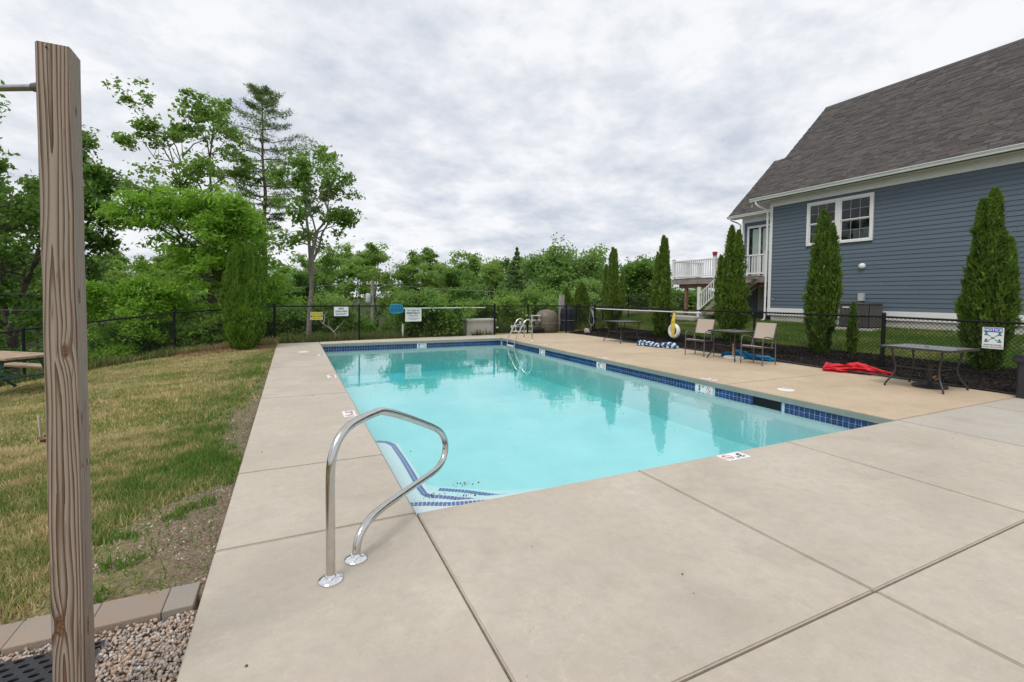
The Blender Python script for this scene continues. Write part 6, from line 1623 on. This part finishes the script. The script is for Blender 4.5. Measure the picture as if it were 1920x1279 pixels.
def wood_tree(px, D, top_y, k, label, group):
    loc = at(px, D); zt_ = 1.504 + (552 + (px - 500) * 0.0107 - top_y) / 866.0 * D
    c, wm2, H = kinds[k]; s = (zt_ - loc[2]) / H
    t = thing('wood_tree', label, 'tree', loc, rr.uniform(0, 6.28), group); t.scale = (s * rr.uniform(0.9, 1.15), s * rr.uniform(0.9, 1.15), s)
    link('crown', c, None, t); link('trunk', wm2, None, t)
prof_px = [-120, 0, 150, 300, 420, 520, 560, 600, 640, 680, 720, 760, 800, 830, 870, 920, 960, 1000, 1040, 1080, 1120, 1160, 1250, 1440]
prof_y = [470, 470, 468, 470, 480, 505, 500, 470, 478, 460, 462, 478, 472, 478, 476, 480, 490, 497, 497, 503, 515, 532, 540, 545]
for row, (D, dy_, step) in enumerate(((112, 0, 46), (84, 26, 56), (60, 58, 70))):
    px = -130 + row * 21
    while px < (1180, 1030, 950)[row]:
        D_ = D * rr.uniform(0.88, 1.15); ty = float(np.interp(px, prof_px, prof_y)) + dy_ + rr.uniform(-9, 22)
        if not (row == 1 and 615 < px < 785 or row == 2 and 590 < px < 815):
          wood_tree(px, D_, ty, rr.randrange(8), 'leafy %s tree of the wood %s' % (('back row', 'middle row', 'front row')[row], spot(px)), 'trees of the far wood')
        px += step * rr.uniform(0.75, 1.25)
for px in (1150, 1200, 1255, 1310, 1370, 1430):
    wood_tree(px, 130 * rr.uniform(0.9, 1.1), float(np.interp(px, prof_px, prof_y)) + rr.uniform(0, 8), rr.randrange(8), 'far low tree on the skyline between the arborvitae and the house', 'trees on the right skyline')
def spruce(seed, H, Rad, n):
    rg = np.random.default_rng(seed); wood = MB(); limb(wood, [np.array([0, 0, 0.0]), np.array([0, 0, H * 0.5]), np.array([0, 0, H])], 0.18, 0.02, 6)
    t = rg.random(n) ** 0.75; lay = np.round(t * 22) / 22; az = rg.uniform(0, 6.28, n); arm_ = vnoise(az * 2.5 + lay * 40, lay * 60, 1.0, seed)
    r_ = Rad * (1 - lay) * (0.45 + 0.75 * arm_) * np.sqrt(rg.random(n)); P = np.stack([r_ * np.cos(az), r_ * np.sin(az), H * lay - 0.25 * r_ + rg.normal(0, 0.07, n)], -1)
    return leaf_mesh('crown', P, 0.34 * rg.uniform(0.6, 1.3, n), rg, MAT['needle'], 0.3, 0.3), wood
for px, D, ty, lab in ((968, 50, 468, 'dark spruce tip standing above the wood'), (1034, 52, 491, 'second smaller spruce tip above the pale tree')):
    loc = at(px, D); zt_ = 1.504 + (556 - ty) / 866.0 * D
    put_tree('spruce_tree', lab, 'tree', spruce(int(px), zt_ - loc[2], 5.0, 9000), loc)

# --- shrubs behind the fences
skinds = []
for i in range(5):
    m_ = ('leaf_mid', 'leaf_bright', 'leaf_oak', 'leaf_dark', 'leaf_pale')[i]
    c, w_m = deciduous(400 + i, 1.5, 0.05, 1.0, 0.035, 11, 4, 4600, 0.115, 0.24, m_, prof=(1.0, 1.0, 0.85, 0.5), forks=2, fill=0.7)
    wm2 = w_m.mesh('trunk'); wm2.materials.append(MAT['bark']); skinds.append((c, wm2))
def shrub(x, y, s, k, label, group):
    t = thing('shrub', label, 'shrub', (x, y, float(zg(x, y)) - 0.05), rr.uniform(0, 6.28), group); t.scale = (s * rr.uniform(0.9, 1.25), s * rr.uniform(0.9, 1.25), s)
    link('crown', skinds[k][0], None, t); link('stems', skinds[k][1], None, t)
for i in range(34):
    px = 500 + i * 13.5 + rr.uniform(-8, 8); D = rr.uniform(17.5, 23) if px < 840 else rr.uniform(21.5, 26)
    x, y, _ = at(px, D)
    shrub(x, y, rr.uniform(0.55, 1.15) * (0.5 if 645 < px < 750 else 1.0), rr.choice((0, 0, 1, 2, 2, 3, 3)), 'leafy shrub behind the far fence %s' % spot(px), 'shrubs behind the far fence')
for i in range(16):
    px = 60 + i * 27 + rr.uniform(-8, 8); D = rr.uniform(15.6, 19)
    x, y, _ = at(px, D)
    if y < np.interp(x, FX, FY) + 0.8: y = float(np.interp(x, FX, FY)) + 0.8
    shrub(x, y, rr.uniform(0.6, 1.1), rr.choice((1, 1, 2, 3, 0)), 'leafy shrub below the sloping side fence ' + spot(px), 'shrubs behind the side fence')
for i in range(12):
    px = 945 + i * 16 + rr.uniform(-6, 6); D = rr.uniform(23, 28)
    x, y, _ = at(px, D)
    shrub(x, y, rr.uniform(0.8, 1.25), rr.choice((0, 4, 4, 2)), ('pale shrub behind the gate', 'pale shrub behind the filter tank', 'pale shrub between the filter and the far arborvitae')[min(2, int((px - 930) // 66))], 'shrubs behind the pump enclosure')
# tall weeds and pale grasses along the fences
rg = np.random.default_rng(55); WP = []
def weed_strip(n, a, b, wd, h, tl, seed):
    t = rg.random(n); x = a[0] + (b[0] - a[0]) * t; y = a[1] + (b[1] - a[1]) * t + rg.random(n) ** 1.3 * wd
    cl = vnoise(x, y, 2.2, seed); keep = cl > 0.38; x, y, cl = x[keep], y[keep], cl[keep]; m = len(x)
    P = np.stack([x, y, zg(x, y) - 0.01], -1); V, F = blades(P, h * rg.uniform(0.3, 1.2, m) * (0.5 + cl), rg.uniform(0.012, 0.028, m), 0.35, rg)
    WP.append(((V, F), np.clip(rg.normal(tl, 0.2, m), 0, 1)))
weed_strip(9000, (-8.4, 8.9), (-3.4, 11.3), 0.9, 0.24, 0.50, 31)
weed_strip(5000, (-3.6, 11.2), (-1.2, 12.3), 0.6, 0.22, 0.75, 32)
weed_strip(12000, (-1.3, 12.75), (6.5, 13.65), 1.6, 0.26, 0.45, 33)
weed_strip(5000, (6.5, 14.8), (8.0, 15.2), 2.5, 0.50, 0.22, 34)
weed_strip(4000, (10.8, 13.2), (14.0, 15.0), 2.0, 0.30, 0.40, 35)
V, F, T = join_parts(WP)
MAT['weeds'] = grass_mat('tall_weeds', [(0.0, (0.055, 0.125, 0.020)), (1.0, (0.48, 0.37, 0.20)), (0.45, (0.13, 0.19, 0.050)), (0.75, (0.32, 0.28, 0.12))])
o = link('tall_weeds', raw_mesh('tall_weeds', V, F, T, MAT['weeds'])); o['kind'] = 'stuff'
o['label'] = 'tall weeds and seeding grass growing along the fences'; o['category'] = 'weeds'
# reddish dry patch by the left arborvitae
n = 2600; x = rg.uniform(-3.4, -1.2, n); y = np.interp(x, FX, FY) - rg.uniform(0.1, 1.1, n)
V, F = blades(np.stack([x, y, zg(x, y)], -1), 0.09 * rg.uniform(0.3, 1.2, n), rg.uniform(0.012, 0.026, n), 1.0, rg)
o = link('dry_stalks', raw_mesh('dry_stalks', V, F, rg.random(n), grass_mat('reddish_dry_stalks', [(0, (0.30, 0.15, 0.085)), (1, (0.46, 0.32, 0.20))]))); o['kind'] = 'stuff'
o['label'] = 'reddish dead stalks around the left arborvitae'; o['category'] = 'grass'
# bleached fallen branch behind the far fence
fb = MB(); r5 = np.random.default_rng(6)
limb(fb, wiggle((0, 0, 0), (-0.75, 0.1, 0.75), r5, 0.04, 6), 0.035, 0.01, 6)
for i in range(5): limb(fb, wiggle((-0.15 * i, 0.02 * i, 0.15 * i), (-0.15 * i + r5.normal(0, 0.3), r5.normal(0, 0.2), 0.15 * i + 0.4), r5, 0.05, 4), 0.014, 0.004, 4)
fo = part('fallen_branch', fb, plain('bleached_wood', (0.42, 0.36, 0.28), 0.2, 8, 0.9)); x, y, z = at(643, 15.4); fo.location = (x, y, z)
tag(fo, 'bleached dead branch behind the far fence below the lifeguard sign', 'branch')
